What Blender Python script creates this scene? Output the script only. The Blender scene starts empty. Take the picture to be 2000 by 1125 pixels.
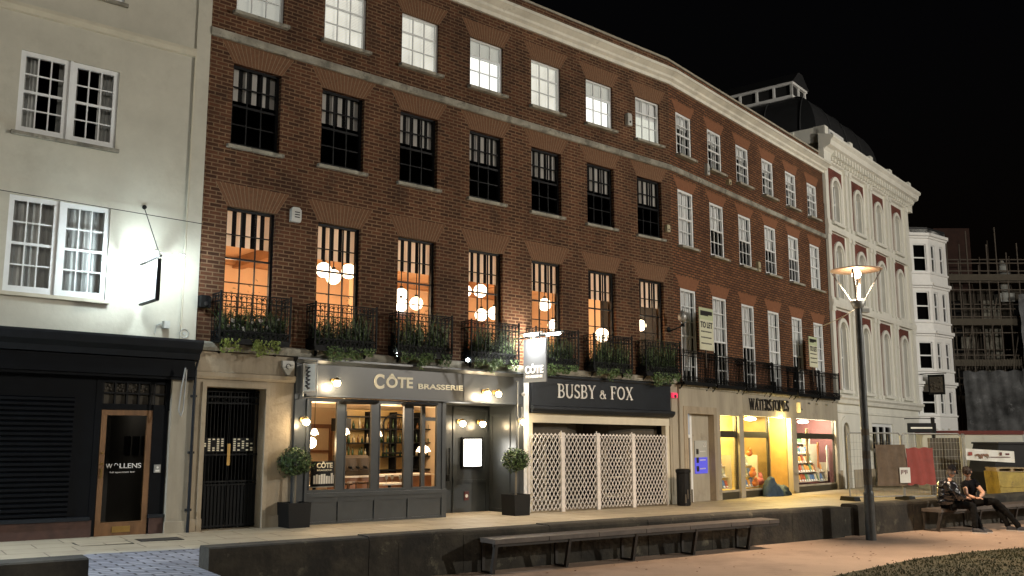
import bpy, math, random
from math import sin, cos, pi, radians, sqrt
from mathutils import Vector, Matrix
random.seed(7)
sc = bpy.context.scene
COL = sc.collection
# ---------------------------------------------------------------- camera
cam = bpy.data.objects.new('camera', bpy.data.cameras.new('camera'))
COL.objects.link(cam)
cam.location = (0, 0, 2.0)
cam.rotation_euler = (radians(90) + math.atan(287.5/1860), 0, 0)
cam.data.sensor_width = 36; cam.data.lens = 36*1860/2000
cam.data.clip_start = .1; cam.data.clip_end = 2000
sc.camera = cam
# ---------------------------------------------------------------- night sky, exposure
w = bpy.data.worlds.new('World'); sc.world = w; w.use_nodes = True
nt = w.node_tree; bg = nt.nodes['Background']
sky = nt.nodes.new('ShaderNodeTexSky'); sky.sky_type = 'NISHITA'; sky.sun_disc = False
sky.sun_elevation = radians(-3); sky.sun_rotation = radians(160)
nt.links.new(sky.outputs[0], bg.inputs[0]); bg.inputs[1].default_value = 0.02
sc.view_settings.view_transform = 'Standard'; sc.view_settings.look = 'None'
sc.view_settings.exposure = 0.18; sc.view_settings.gamma = 1
sc.cycles.use_adaptive_sampling = True; sc.cycles.adaptive_threshold = 0.03
sc.cycles.use_denoising = True
sc.cycles.max_bounces = 5; sc.cycles.diffuse_bounces = 3; sc.cycles.glossy_bounces = 3
sc.cycles.transparent_max_bounces = 12; sc.cycles.sample_clamp_indirect = 4
sc.cycles.caustics_reflective = False; sc.cycles.caustics_refractive = False
# floodlighting of the green from behind the camera, very weak
sd = bpy.data.lights.new('sun', 'SUN'); sd.energy = 0.34; sd.angle = radians(8); sd.color = (1, .93, .82)
sun = bpy.data.objects.new('sun', sd); COL.objects.link(sun)
sun.rotation_euler = Vector((-.42, .80, -.34)).to_track_quat('-Z', 'Y').to_euler()

# ---------------------------------------------------------------- materials
M = {}
def principled(name):
    m = bpy.data.materials.new(name); m.use_nodes = True
    return m, m.node_tree, m.node_tree.nodes['Principled BSDF']
def mat(name, col, rough=.7, metal=0., vary=.18, scale=6., bump=0., col2=None, streak=False, spec=.5, bscale=None):
    m, t, p = principled(name)
    p.inputs['Roughness'].default_value = rough; p.inputs['Metallic'].default_value = metal
    p.inputs['Specular IOR Level'].default_value = spec
    c2 = col2 or tuple(c*(1-vary) for c in col)
    tc = t.nodes.new('ShaderNodeTexCoord'); no = t.nodes.new('ShaderNodeTexNoise')
    no.inputs['Scale'].default_value = scale; no.inputs['Detail'].default_value = 6; no.inputs['Roughness'].default_value = .65
    if streak:
        mp = t.nodes.new('ShaderNodeMapping'); mp.inputs['Scale'].default_value = (1, 1, .18)
        t.links.new(tc.outputs['Object'], mp.inputs[0]); t.links.new(mp.outputs[0], no.inputs['Vector'])
    else: t.links.new(tc.outputs['Object'], no.inputs['Vector'])
    cr = t.nodes.new('ShaderNodeValToRGB'); cr.color_ramp.elements[0].position = .35; cr.color_ramp.elements[1].position = .65
    cr.color_ramp.elements[0].color = (*c2, 1); cr.color_ramp.elements[1].color = (*col, 1)
    t.links.new(no.outputs['Fac'], cr.inputs[0]); t.links.new(cr.outputs[0], p.inputs['Base Color'])
    if bump:
        n2 = t.nodes.new('ShaderNodeTexNoise'); n2.inputs['Scale'].default_value = bscale or scale*6; n2.inputs['Detail'].default_value = 4
        t.links.new(tc.outputs['Object'], n2.inputs['Vector'])
        b = t.nodes.new('ShaderNodeBump'); b.inputs['Strength'].default_value = bump; b.inputs['Distance'].default_value = .02
        t.links.new(n2.outputs['Fac'], b.inputs['Height']); t.links.new(b.outputs[0], p.inputs['Normal'])
    M[name] = m; return m
def emit(name, col, strength):
    m, t, p = principled(name)
    p.inputs['Base Color'].default_value = (*[min(c, 1)*.5 for c in col], 1)
    p.inputs['Emission Color'].default_value = (*col, 1); p.inputs['Emission Strength'].default_value = strength
    M[name] = m; return m
def brickmat(name, c1, c2, cm, bw=.225, bh=.075, mort=.011, slope=.01, big=.25, axes='xz', rough=.85, bump=.5, offset=.5, s=.35):
    m, t, p = principled(name); p.inputs['Roughness'].default_value = rough; p.inputs['Specular IOR Level'].default_value = .25
    tc = t.nodes.new('ShaderNodeTexCoord'); sp = t.nodes.new('ShaderNodeSeparateXYZ'); t.links.new(tc.outputs['Object'], sp.inputs[0])
    ma = t.nodes.new('ShaderNodeMath'); ma.operation = 'MULTIPLY_ADD'; ma.inputs[1].default_value = slope
    t.links.new(sp.outputs['X'], ma.inputs[0]); t.links.new(sp.outputs['Z' if axes == 'xz' else 'Y'], ma.inputs[2])
    ad = t.nodes.new('ShaderNodeMath'); ad.operation = 'ADD'; t.links.new(sp.outputs['X'], ad.inputs[0])
    if axes == 'xz': t.links.new(sp.outputs['Y'], ad.inputs[1])
    else: ad.inputs[1].default_value = 0
    cb = t.nodes.new('ShaderNodeCombineXYZ'); t.links.new(ad.outputs[0], cb.inputs[0]); t.links.new(ma.outputs[0], cb.inputs[1])
    br = t.nodes.new('ShaderNodeTexBrick'); t.links.new(cb.outputs[0], br.inputs['Vector'])
    br.inputs['Scale'].default_value = 1; br.inputs['Brick Width'].default_value = bw; br.inputs['Row Height'].default_value = bh
    br.inputs['Mortar Size'].default_value = mort; br.inputs['Mortar Smooth'].default_value = .2; br.offset = offset
    br.inputs['Color1'].default_value = (*c1, 1); br.inputs['Color2'].default_value = (*c2, 1); br.inputs['Mortar'].default_value = (*cm, 1)
    no = t.nodes.new('ShaderNodeTexNoise'); no.inputs['Scale'].default_value = .9; no.inputs['Detail'].default_value = 8; no.inputs['Roughness'].default_value = .7
    mp = t.nodes.new('ShaderNodeMapping'); mp.inputs['Scale'].default_value = (1, 1, .45 if axes == 'xz' else 1)
    t.links.new(tc.outputs['Object'], mp.inputs[0]); t.links.new(mp.outputs[0], no.inputs['Vector'])
    mr = t.nodes.new('ShaderNodeMapRange'); mr.inputs[1].default_value = .3; mr.inputs[2].default_value = .7; mr.inputs[3].default_value = 1-big*2; mr.inputs[4].default_value = 1+big
    t.links.new(no.outputs['Fac'], mr.inputs[0])
    mx = t.nodes.new('ShaderNodeMix'); mx.data_type = 'RGBA'; mx.blend_type = 'MULTIPLY'; mx.inputs[0].default_value = 1
    t.links.new(br.outputs['Color'], mx.inputs[6]); t.links.new(mr.outputs[0], mx.inputs[7]); t.links.new(mx.outputs[2], p.inputs['Base Color'])
    b = t.nodes.new('ShaderNodeBump'); b.inputs['Strength'].default_value = bump; b.inputs['Distance'].default_value = .01; b.invert = True
    t.links.new(br.outputs['Fac'], b.inputs['Height']); t.links.new(b.outputs[0], p.inputs['Normal'])
    M[name] = m; return m
def glassmat(name, tint=(1, 1, 1), gloss=.12):
    m = bpy.data.materials.new(name); m.use_nodes = True; t = m.node_tree
    t.nodes.remove(t.nodes['Principled BSDF']); out = t.nodes['Material Output']
    tr = t.nodes.new('ShaderNodeBsdfTransparent'); tr.inputs[0].default_value = (*tint, 1)
    gl = t.nodes.new('ShaderNodeBsdfGlossy'); gl.inputs['Roughness'].default_value = .04
    lw = t.nodes.new('ShaderNodeLayerWeight'); lw.inputs[0].default_value = gloss
    mx = t.nodes.new('ShaderNodeMixShader'); t.links.new(lw.outputs['Fresnel'], mx.inputs[0])
    t.links.new(tr.outputs[0], mx.inputs[1]); t.links.new(gl.outputs[0], mx.inputs[2]); t.links.new(mx.outputs[0], out.inputs[0])
    M[name] = m
def stripemat(name, ca, cb_, width, ax='x', rough=.8, duty=.5, translucent=False):
    m, t, p = principled(name); p.inputs['Roughness'].default_value = rough
    tc = t.nodes.new('ShaderNodeTexCoord'); sp = t.nodes.new('ShaderNodeSeparateXYZ'); t.links.new(tc.outputs['Object'], sp.inputs[0])
    a = t.nodes.new('ShaderNodeMath'); a.operation = 'DIVIDE'; a.inputs[1].default_value = width
    t.links.new(sp.outputs[{'x': 0, 'z': 2}[ax]], a.inputs[0])
    f = t.nodes.new('ShaderNodeMath'); f.operation = 'FRACT'; t.links.new(a.outputs[0], f.inputs[0])
    g = t.nodes.new('ShaderNodeMath'); g.operation = 'GREATER_THAN'; g.inputs[1].default_value = duty; t.links.new(f.outputs[0], g.inputs[0])
    mx = t.nodes.new('ShaderNodeMix'); mx.data_type = 'RGBA'; mx.inputs[6].default_value = (*ca, 1); mx.inputs[7].default_value = (*cb_, 1)
    t.links.new(g.outputs[0], mx.inputs[0]); t.links.new(mx.outputs[2], p.inputs['Base Color'])
    if translucent:
        tl = t.nodes.new('ShaderNodeBsdfTranslucent'); t.links.new(mx.outputs[2], tl.inputs[0])
        ms = t.nodes.new('ShaderNodeMixShader'); ms.inputs[0].default_value = .6
        t.links.new(p.outputs[0], ms.inputs[1]); t.links.new(tl.outputs[0], ms.inputs[2])
        t.links.new(ms.outputs[0], t.nodes['Material Output'].inputs[0])
    M[name] = m; return m

brickmat('brick', (.135, .054, .027), (.058, .024, .013), (.215, .14, .082), big=.3, mort=.0125, bw=.24, bh=.078)
brickmat('brick_red', (.25, .115, .056), (.14, .062, .033), (.035, .024, .017), big=.2, mort=.015, bw=.24, bh=.078)
brickmat('brick_panel', (.20, .05, .035), (.15, .04, .03), (.16, .09, .07))
mat('gauged_brick', (.19, .09, .043), .85, vary=.3, scale=14)
mat('gauged_brick_red', (.25, .105, .05), .85, vary=.22, scale=9)
mat('mortar', (.30, .21, .13), .9)
mat('cream_render', (.60, .58, .49), .85, vary=.16, scale=.9, bump=.35, bscale=9)
mat('cream_trim', (.62, .58, .46), .8, vary=.12, scale=3)
mat('white_paint', (.86, .86, .84), .5, vary=.06, scale=5)
mat('white_wood', (.84, .86, .86), .45, vary=.08, scale=5)
mat('black_wood', (.007, .007, .008), .5, spec=.2, vary=.3, scale=6)
mat('stone', (.42, .38, .30), .85, vary=.28, scale=2.2, bump=.25, streak=True)
mat('stone_band', (.42, .40, .33), .9, vary=.62, scale=1.6, bump=.3, bscale=25)
mat('stone_warm', (.44, .37, .27), .85, vary=.35, scale=2.5, bump=.3, streak=True)
mat('cornice_paint', (.78, .76, .66), .8, vary=.25, scale=1.3, streak=True)
mat('stucco', (.80, .79, .71), .8, vary=.14, scale=1.5, bump=.12, streak=True)
mat('slate_blue_paint', (.012, .016, .022), .4, spec=.3, vary=.3, scale=5, bump=.05)
mat('navy_black', (.003, .004, .006), .5, spec=.12, vary=.4, scale=4)
mat('grey_paint', (.046, .053, .058), .3, vary=.2, scale=4, bump=.03)
mat('fascia_grey', (.036, .039, .040), .35, vary=.08, scale=3)
mat('iron', (.005, .006, .007), .6, spec=.2, vary=.4, scale=30)
mat('iron_blue', (.03, .045, .055), .45, vary=.3, scale=20)
mat('oak', (.22, .11, .045), .45, vary=.4, scale=8, streak=True)
mat('brass', (.65, .42, .15), .3, metal=1, vary=.2)
mat('dark_room', (.012, .012, .012), .9, vary=.2)
mat('blind_grey', (.80, .82, .82), .8, vary=.25, scale=4, streak=True)
mat('curtain', (.48, .49, .47), .9, vary=.45, scale=5, streak=True)
mat('roof_lead', (.022, .023, .025), .6, vary=.3, scale=2)
mat('roof_flat', (.04, .04, .04), .9)
mat('wall_black_stone', (.050, .043, .030), .9, vary=.75, scale=1.7, bump=.5, bscale=12)
mat('bench_wood', (.11, .09, .075), .6, vary=.3, scale=6)
mat('bench_metal', (.045, .04, .035), .6, spec=.3)
mat('soil', (.03, .02, .012), .95)
mat('leaf', (.10, .17, .05), .55, vary=.6, scale=14)
mat('leaf_lime', (.24, .30, .06), .55, vary=.5, scale=10)
mat('leaf_dark', (.016, .03, .012), .6, vary=.6, scale=12)
mat('bark', (.20, .17, .12), .85, vary=.3)
mat('planter_black', (.008, .008, .008), .55, spec=.2)
mat('post_metal', (.085, .09, .088), .42, metal=.35, vary=.35, scale=8)
mat('machine_metal', (.05, .035, .022), .6, spec=.3)
mat('plinth_red', (.075, .035, .026), .7, vary=.4)
mat('reflector_paint', (.75, .58, .48), .6)
mat('grille_paint', (.68, .65, .62), .55, vary=.15, scale=9); mat('dull_tan', (.07, .06, .045), .8)
mat('sign_grey', (.10, .107, .115), .5, vary=.05)
mat('steel', (.35, .35, .33), .45, metal=.6)
mat('plastic_white', (.55, .56, .53), .5)
mat('ivory_plastic', (.50, .45, .30), .5)
mat('letter_cream', (.78, .74, .58), .5, vary=.03)
mat('letter_white', (.74, .73, .70), .5, vary=.03)
mat('letter_dark', (.02, .018, .018), .5)
mat('board_green', (.50, .56, .36), .6, vary=.05)
mat('board_cream', (.66, .66, .50), .6, vary=.05)
mat('paper', (.75, .74, .68), .8, vary=.1)
mat('skin', (.50, .29, .20), .55, vary=.1)
mat('hair', (.03, .016, .009), .6, vary=.5, scale=30)
mat('puffer', (.006, .006, .008), .2, vary=.3, scale=6, spec=.9)
mat('black_cloth', (.006, .006, .008), .9, spec=.1, vary=.3)
mat('bronze', (.05, .043, .028), .5)
mat('trouser', (.006, .006, .006), .9, spec=.1, vary=.3)
mat('shoe', (.02, .022, .03), .6); mat('shoe_sole', (.55, .52, .5), .6)
mat('red_cloth', (.33, .06, .045), .7, vary=.25, scale=4, bump=.4, bscale=5)
mat('mesh_brown', (.17, .12, .08), .85, vary=.3, scale=5)
mat('skip_yellow', (.42, .30, .05), .6, vary=.45, scale=3, bump=.3)
mat('pallet', (.40, .30, .17), .8, vary=.3)
mat('dark_red', (.11, .018, .016), .6)
mat('hoarding', (.46, .47, .44), .6, vary=.15, scale=1.2)
mat('netting', (.17, .175, .18), .8, vary=.75, scale=.9, bump=.6, bscale=3)
mat('scaffold_tube', (.17, .14, .11), .6, metal=.2)
mat('scaffold_board', (.14, .12, .09), .85)
mat('far_stone', (.10, .085, .065), .9, vary=.5, scale=1)
mat('far_brick', (.06, .028, .02), .9, vary=.4, scale=2)
mat('sleep_blue', (.035, .07, .12), .75, vary=.4, scale=9, bump=.6, bscale=14)
mat('beam_paint', (.50, .28, .14), .8)
mat('orange_plaster', (.82, .60, .40), .85, vary=.06, scale=2)
mat('room_plaster', (.72, .54, .34), .85, vary=.1, scale=2)
mat('yellow_plaster', (.62, .48, .17), .7, vary=.06, scale=2)
mat('wood_panel', (.42, .28, .10), .55, vary=.22, scale=3)
mat('bar_wood', (.22, .10, .05), .5, vary=.3)
mat('tablecloth', (.75, .7, .62), .8)
mat('leather', (.08, .045, .03), .4)
mat('purple_wall', (.20, .09, .09), .8)
for i, c in enumerate([(.5, .12, .05), (.12, .3, .14), (.6, .55, .4), (.1, .2, .4), (.7, .35, .08), (.35, .38, .3)]): mat('book%d' % i, c, .5, vary=.25, scale=20)
mat('toy_orange', (.75, .25, .07), .5, vary=.3, scale=12); mat('toy_pink', (.75, .22, .16), .5, vary=.2, scale=12)
for i, c in enumerate([(.02, .05, .025), (.12, .06, .02), (.35, .3, .2), (.04, .07, .03)]): mat('bottle%d' % i, c, .12, vary=.1)
glassmat('glass', gloss=.10); glassmat('glass_dark', (.35, .35, .36), .2)
stripemat('striped_fabric', (.010, .009, .009), (.80, .78, .74), .196, duty=.46, translucent=True)
emit('globe_glow', (1, .80, .55), 5.0); emit('bulb_warm', (1, .64, .36), 34); emit('bulb_shop', (1, .78, .45), 25)
emit('tube_white', (.85, .95, 1), 45); emit('menu_glow', (1, .97, .88), 7); emit('shop_lamp', (1, .95, .75), 12)
emit('screen_blue', (.12, .12, .8), .55); emit('screen_pale', (.5, .55, .62), .25)
emit('alarm_red', (.9, .05, .12), .8)
# lit office blind: slatted
m, t, p = principled('lit_blind'); M['lit_blind'] = m
tc = t.nodes.new('ShaderNodeTexCoord'); wv = t.nodes.new('ShaderNodeTexWave'); wv.bands_direction = 'Z'; wv.inputs['Scale'].default_value = 9; wv.inputs['Distortion'].default_value = .3
t.links.new(tc.outputs['Object'], wv.inputs[0]); cr = t.nodes.new('ShaderNodeValToRGB')
cr.color_ramp.elements[0].color = (.46, .45, .38, 1); cr.color_ramp.elements[1].color = (.85, .84, .76, 1); t.links.new(wv.outputs['Fac'], cr.inputs[0])
no = t.nodes.new('ShaderNodeTexNoise'); no.inputs['Scale'].default_value = 1.6; t.links.new(tc.outputs['Object'], no.inputs[0])
mr = t.nodes.new('ShaderNodeMapRange'); mr.inputs[3].default_value = .35; mr.inputs[4].default_value = .95; t.links.new(no.outputs['Fac'], mr.inputs[0])
t.links.new(cr.outputs[0], p.inputs['Emission Color']); t.links.new(mr.outputs[0], p.inputs['Emission Strength']); p.inputs['Base Color'].default_value = (.6, .6, .55, 1)
# pavement, cobbles, resin ground, lawn
brickmat('pavement', (.42, .36, .26), (.35, .30, .22), (.17, .14, .10), bw=.95, bh=.62, mort=.012, slope=0, big=.14, axes='xy', bump=.25, rough=.6)
brickmat('cobble', (.36, .37, .42), (.22, .23, .28), (.05, .05, .06), bw=.34, bh=.17, mort=.016, slope=0, big=.2, axes='xy', bump=.9, rough=.6)
mat('resin', (.42, .30, .22), .8, vary=.16, scale=.8, bump=.35, bscale=160)
mat('lawn', (.075, .062, .026), .95, vary=.35, scale=3, bump=.8, bscale=60)
mat('blade', (.09, .085, .03), .8, vary=.5, scale=6)
mat('netting2', (.26, .27, .28), .8, vary=.4, scale=1.2, bump=.6, bscale=3)

def patches(name, col, scale, lo, hi, amt=1., detail=8):
    """overlay stains of another colour on an existing material"""
    t = M[name].node_tree; p = t.nodes['Principled BSDF']; src = p.inputs['Base Color'].links[0].from_socket
    tc = t.nodes.new('ShaderNodeTexCoord'); no = t.nodes.new('ShaderNodeTexNoise'); no.inputs['Scale'].default_value = scale; no.inputs['Detail'].default_value = detail; no.inputs['Roughness'].default_value = .7
    t.links.new(tc.outputs['Object'], no.inputs['Vector']); mr = t.nodes.new('ShaderNodeMapRange'); mr.inputs[1].default_value = lo; mr.inputs[2].default_value = hi; mr.inputs[4].default_value = amt
    t.links.new(no.outputs['Fac'], mr.inputs[0]); mx = t.nodes.new('ShaderNodeMix'); mx.data_type = 'RGBA'; mx.inputs[7].default_value = (*col, 1)
    t.links.new(mr.outputs[0], mx.inputs[0]); t.links.new(src, mx.inputs[6]); t.links.new(mx.outputs[2], p.inputs['Base Color'])
patches('wall_black_stone', (.17, .155, .11), 2.6, .58, .70, .8); patches('wall_black_stone', (.012, .011, .009), 1.1, .50, .62, .85)
patches('resin', (.20, .14, .105), .55, .50, .66, .6); patches('resin', (.13, .09, .07), 5, .66, .74, .5); patches('resin', (.5, .38, .3), 24, .66, .72, .5)
patches('pavement', (.16, .13, .10), .9, .55, .70, .6); patches('pavement', (.12, .10, .08), 9, .68, .75, .5); patches('cobble', (.10, .10, .11), 1.3, .5, .7, .6)
patches('cream_render', (.33, .31, .24), .55, .55, .75, .55); patches('cream_render', (.28, .26, .20), 3.5, .68, .76, .45)
patches('brick', (.03, .02, .015), 1.2, .56, .72, .55); patches('brick_red', (.05, .03, .02), 1.0, .58, .72, .5)
patches('stone_band', (.12, .115, .095), 3.0, .52, .62, .8); patches('cornice_paint', (.30, .28, .22), 2.2, .60, .70, .5); patches('stone', (.16, .14, .11), 1.4, .58, .72, .5); patches('stone_warm', (.18, .15, .11), 1.8, .55, .70, .55)
patches('stucco', (.42, .40, .33), 1.5, .60, .75, .4); patches('lawn', (.03, .035, .014), 1.2, .45, .6, .7); patches('skip_yellow', (.12, .08, .03), 4, .55, .65, .8)
patches('netting', (.33, .34, .35), 1.6, .58, .70, .7); patches('netting2', (.5, .5, .5), 1.8, .58, .70, .7)
# ---------------------------------------------------------------- mesh builder
class MB:
    def __init__(s): s.v = []; s.f = []; s.m = []; s.sm = []
    def add(s, vs, fs, mi=0, smooth=False):
        o = len(s.v); s.v += [tuple(v) for v in vs]
        for f in fs: s.f.append([i+o for i in f]); s.m.append(mi); s.sm.append(smooth)
        return s
    def box(s, x0, x1, y0, y1, z0, z1, mi=0):
        return s.add([(x, y, z) for z in (z0, z1) for y in (y0, y1) for x in (x0, x1)],
                     [(0, 2, 3, 1), (4, 5, 7, 6), (0, 1, 5, 4), (2, 6, 7, 3), (0, 4, 6, 2), (1, 3, 7, 5)], mi)
    def poly(s, pts, mi=0): return s.add(pts, [tuple(range(len(pts)))], mi)
    def prism(s, pts, a, b, axis='y', mi=0):
        """polygon pts in the two other axes, extruded along axis from a to b"""
        n = len(pts)
        def P(p, q): return {'y': (p[0], q, p[1]), 'x': (q, p[0], p[1]), 'z': (p[0], p[1], q)}[axis]
        vs = [P(p, a) for p in pts]+[P(p, b) for p in pts]
        return s.add(vs, [tuple(range(n)), tuple(range(2*n-1, n-1, -1))]+[(i, (i+1) % n, (i+1) % n+n, i+n) for i in range(n)], mi)
    def profile(s, pts, u0, u1, m0=0, m1=0, mi=0):
        """pts (n, z) outward profile, swept along x with mitred ends"""
        k = len(pts)
        vs = [(u0+n*m0, -n, z) for n, z in pts]+[(u1+n*m1, -n, z) for n, z in pts]
        return s.add(vs, [tuple(range(k)), tuple(range(2*k-1, k-1, -1))]+[(i, (i+1) % k, (i+1) % k+k, i+k) for i in range(k)], mi)
    def cyl(s, a, b, r0, r1=None, n=10, mi=0, smooth=True, caps=True):
        a = Vector(a); b = Vector(b); r1 = r0 if r1 is None else r1; d = (b-a).normalized()
        x = d.orthogonal().normalized(); y = d.cross(x)
        vs = [a+(x*cos(2*pi*i/n)+y*sin(2*pi*i/n))*r0 for i in range(n)]+[b+(x*cos(2*pi*i/n)+y*sin(2*pi*i/n))*r1 for i in range(n)]
        s.add(vs, [(i, (i+1) % n, (i+1) % n+n, i+n) for i in range(n)], mi, smooth)
        if caps: s.add(vs, [tuple(range(n-1, -1, -1)), tuple(range(n, 2*n))], mi)
        return s
    def tube(s, pts, r, n=6, mi=0):
        for a, b in zip(pts, pts[1:]): s.cyl(a, b, r, n=n, mi=mi)
        return s
    def lathe(s, prof, c=(0, 0, 0), n=16, mi=0, smooth=True):
        vs = [(c[0]+r*cos(2*pi*i/n), c[1]+r*sin(2*pi*i/n), c[2]+z) for r, z in prof for i in range(n)]
        return s.add(vs, [(j*n+i, j*n+(i+1) % n, (j+1)*n+(i+1) % n, (j+1)*n+i) for j in range(len(prof)-1) for i in range(n)], mi, smooth)
    def sphere(s, c, r, n=14, mi=0, sz=1.):
        k = n//2
        return s.lathe([(max(r*sin(pi*j/k), 1e-4), -r*cos(pi*j/k)*sz) for j in range(k+1)], c, n, mi)
    def build(s, name, mats, parent=None, loc=(0, 0, 0), shear=None, rot=None):
        me = bpy.data.meshes.new(name)
        vs = s.v if shear is None else [(x, y, z-.01*(x+shear)) for x, y, z in s.v]
        me.from_pydata(vs, [], s.f)
        for mm in (mats if isinstance(mats, (list, tuple)) else [mats]): me.materials.append(M[mm])
        me.polygons.foreach_set('material_index', s.m); me.polygons.foreach_set('use_smooth', s.sm)
        me.update(); o = bpy.data.objects.new(name, me); COL.objects.link(o)
        o.location = loc
        if rot is not None: o.rotation_euler = rot
        if parent: o.parent = parent
        return o
def tag(o, label, cat=None, group=None):
    o['label'] = label
    if cat: o['category'] = cat
    if group: o['group'] = group
    return o
def kind(o, k): o['kind'] = k; return o
def empty(name, loc, rz=0., label=None, cat=None, group=None):
    o = bpy.data.objects.new(name, None); COL.objects.link(o); o.location = loc; o.rotation_euler = (0, 0, rz); o.empty_display_size = .1
    if label: tag(o, label, cat, group)
    return o
class Frame:
    def __init__(s, o, deg, s0, sh=True):
        s.o = o; s.phi = radians(deg); s.s0 = s0; s.rz = pi/2-s.phi; s.sh = sh
    def w(s, u, n, z):
        D = (sin(s.phi), cos(s.phi)); N = (cos(s.phi), -sin(s.phi))
        return (s.o[0]+D[0]*u+N[0]*n, s.o[1]+D[1]*u+N[1]*n, z-(.01*(s.s0+u) if s.sh else 0))
    def root(s, name, u, n, z, label=None, cat=None, group=None, rz=0): return empty(name, s.w(u, n, z), s.rz+rz, label, cat, group)
F1 = Frame((-3.978, 18.984), 48.8, 0.)
F2 = Frame(F1.w(11.3, 0, 0)[:2], 39.2, 11.3)
FL = Frame(F1.w(-2.43, 0, 0)[:2], 51.0, -2.43)
FW = Frame((-3.81, 12.34), 55.8, 0, sh=False)
def tree_copy(o, parent=None):
    c = o.copy(); COL.objects.link(c); c.parent = parent
    for ch in [x for x in bpy.data.objects if x.parent == o]: tree_copy(ch, c)
    return c
def light(name, loc, power, col, parent=None, kind_='POINT', size=.05, rot=None, spot=None, size_y=None):
    l = bpy.data.lights.new(name, kind_); l.energy = power; l.color = col
    if kind_ == 'AREA':
        l.size = size
        if size_y: l.shape = 'RECTANGLE'; l.size_y = size_y
    else: l.shadow_soft_size = size
    if spot: l.spot_size = radians(spot); l.spot_blend = .6
    o = bpy.data.objects.new(name, l); COL.objects.link(o); o.location = loc
    if rot: o.rotation_euler = rot
    if parent: o.parent = parent
    return o
def aim(o, d): o.rotation_euler = Vector(d).to_track_quat('-Z', 'Y').to_euler(); return o
def facade(mb, u0, u1, z0, z1, holes, depth=.12, y=0., mi=0, mir=None, soffit=None):
    us = sorted({u0, u1}|{h[0] for h in holes}|{h[1] for h in holes}); zs = sorted({z0, z1}|{h[2] for h in holes}|{h[3] for h in holes})
    for a, b in zip(us, us[1:]):
        for c, d in zip(zs, zs[1:]):
            mu, mz = (a+b)/2, (c+d)/2
            if any(h[0] < mu < h[1] and h[2] < mz < h[3] for h in holes): continue
            mb.add([(a, y, c), (b, y, c), (b, y, d), (a, y, d)], [(0, 1, 2, 3)], mi)
    for h in holes:
        a, b, c, d = h[:4]; e = y+(h[4] if len(h) > 4 else depth); r = mi if mir is None else mir
        mb.add([(a, y, c), (a, e, c), (a, e, d), (a, y, d)], [(0, 1, 2, 3)], r); mb.add([(b, y, c), (b, y, d), (b, e, d), (b, e, c)], [(0, 1, 2, 3)], r)
        mb.add([(a, y, c), (b, y, c), (b, e, c), (a, e, c)], [(0, 1, 2, 3)], r); mb.add([(a, y, d), (a, e, d), (b, e, d), (b, y, d)], [(0, 1, 2, 3)], r)
def room(mb, x0, x1, y0, y1, z0, z1, mi=0, front=False):
    v = [(x, y, z) for z in (z0, z1) for y in (y0, y1) for x in (x0, x1)]
    fs = [(0, 1, 3, 2), (4, 6, 7, 5), (2, 3, 7, 6), (0, 2, 6, 4), (1, 5, 7, 3)]
    if front: fs.append((0, 4, 5, 1))
    mb.add(v, fs, mi)
def text(name, s, h, m, parent, loc, bold=0., ext=.008, width=None, rz=0, spacing=1.):
    cu = bpy.data.curves.new(name, 'FONT'); cu.body = s; cu.size = h*1.37; cu.extrude = ext; cu.offset = bold; cu.space_character = spacing
    tmp = bpy.data.objects.new('tmp', cu); COL.objects.link(tmp)
    dg = bpy.context.evaluated_depsgraph_get(); me = bpy.data.meshes.new_from_object(tmp.evaluated_get(dg))
    bpy.data.objects.remove(tmp)
    xs = [v.co.x for v in me.vertices]; x0, x1 = min(xs), max(xs); k = (width/(x1-x0)) if width else 1
    for v in me.vertices: v.co.x = (v.co.x-x0)*k
    me.transform(Matrix.Rotation(pi/2, 4, 'X')); me.materials.clear(); me.materials.append(M[m])
    o = bpy.data.objects.new(name, me); COL.objects.link(o); o.location = loc; o.rotation_euler = (0, 0, rz)
    if parent: o.parent = parent
    return o
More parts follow.
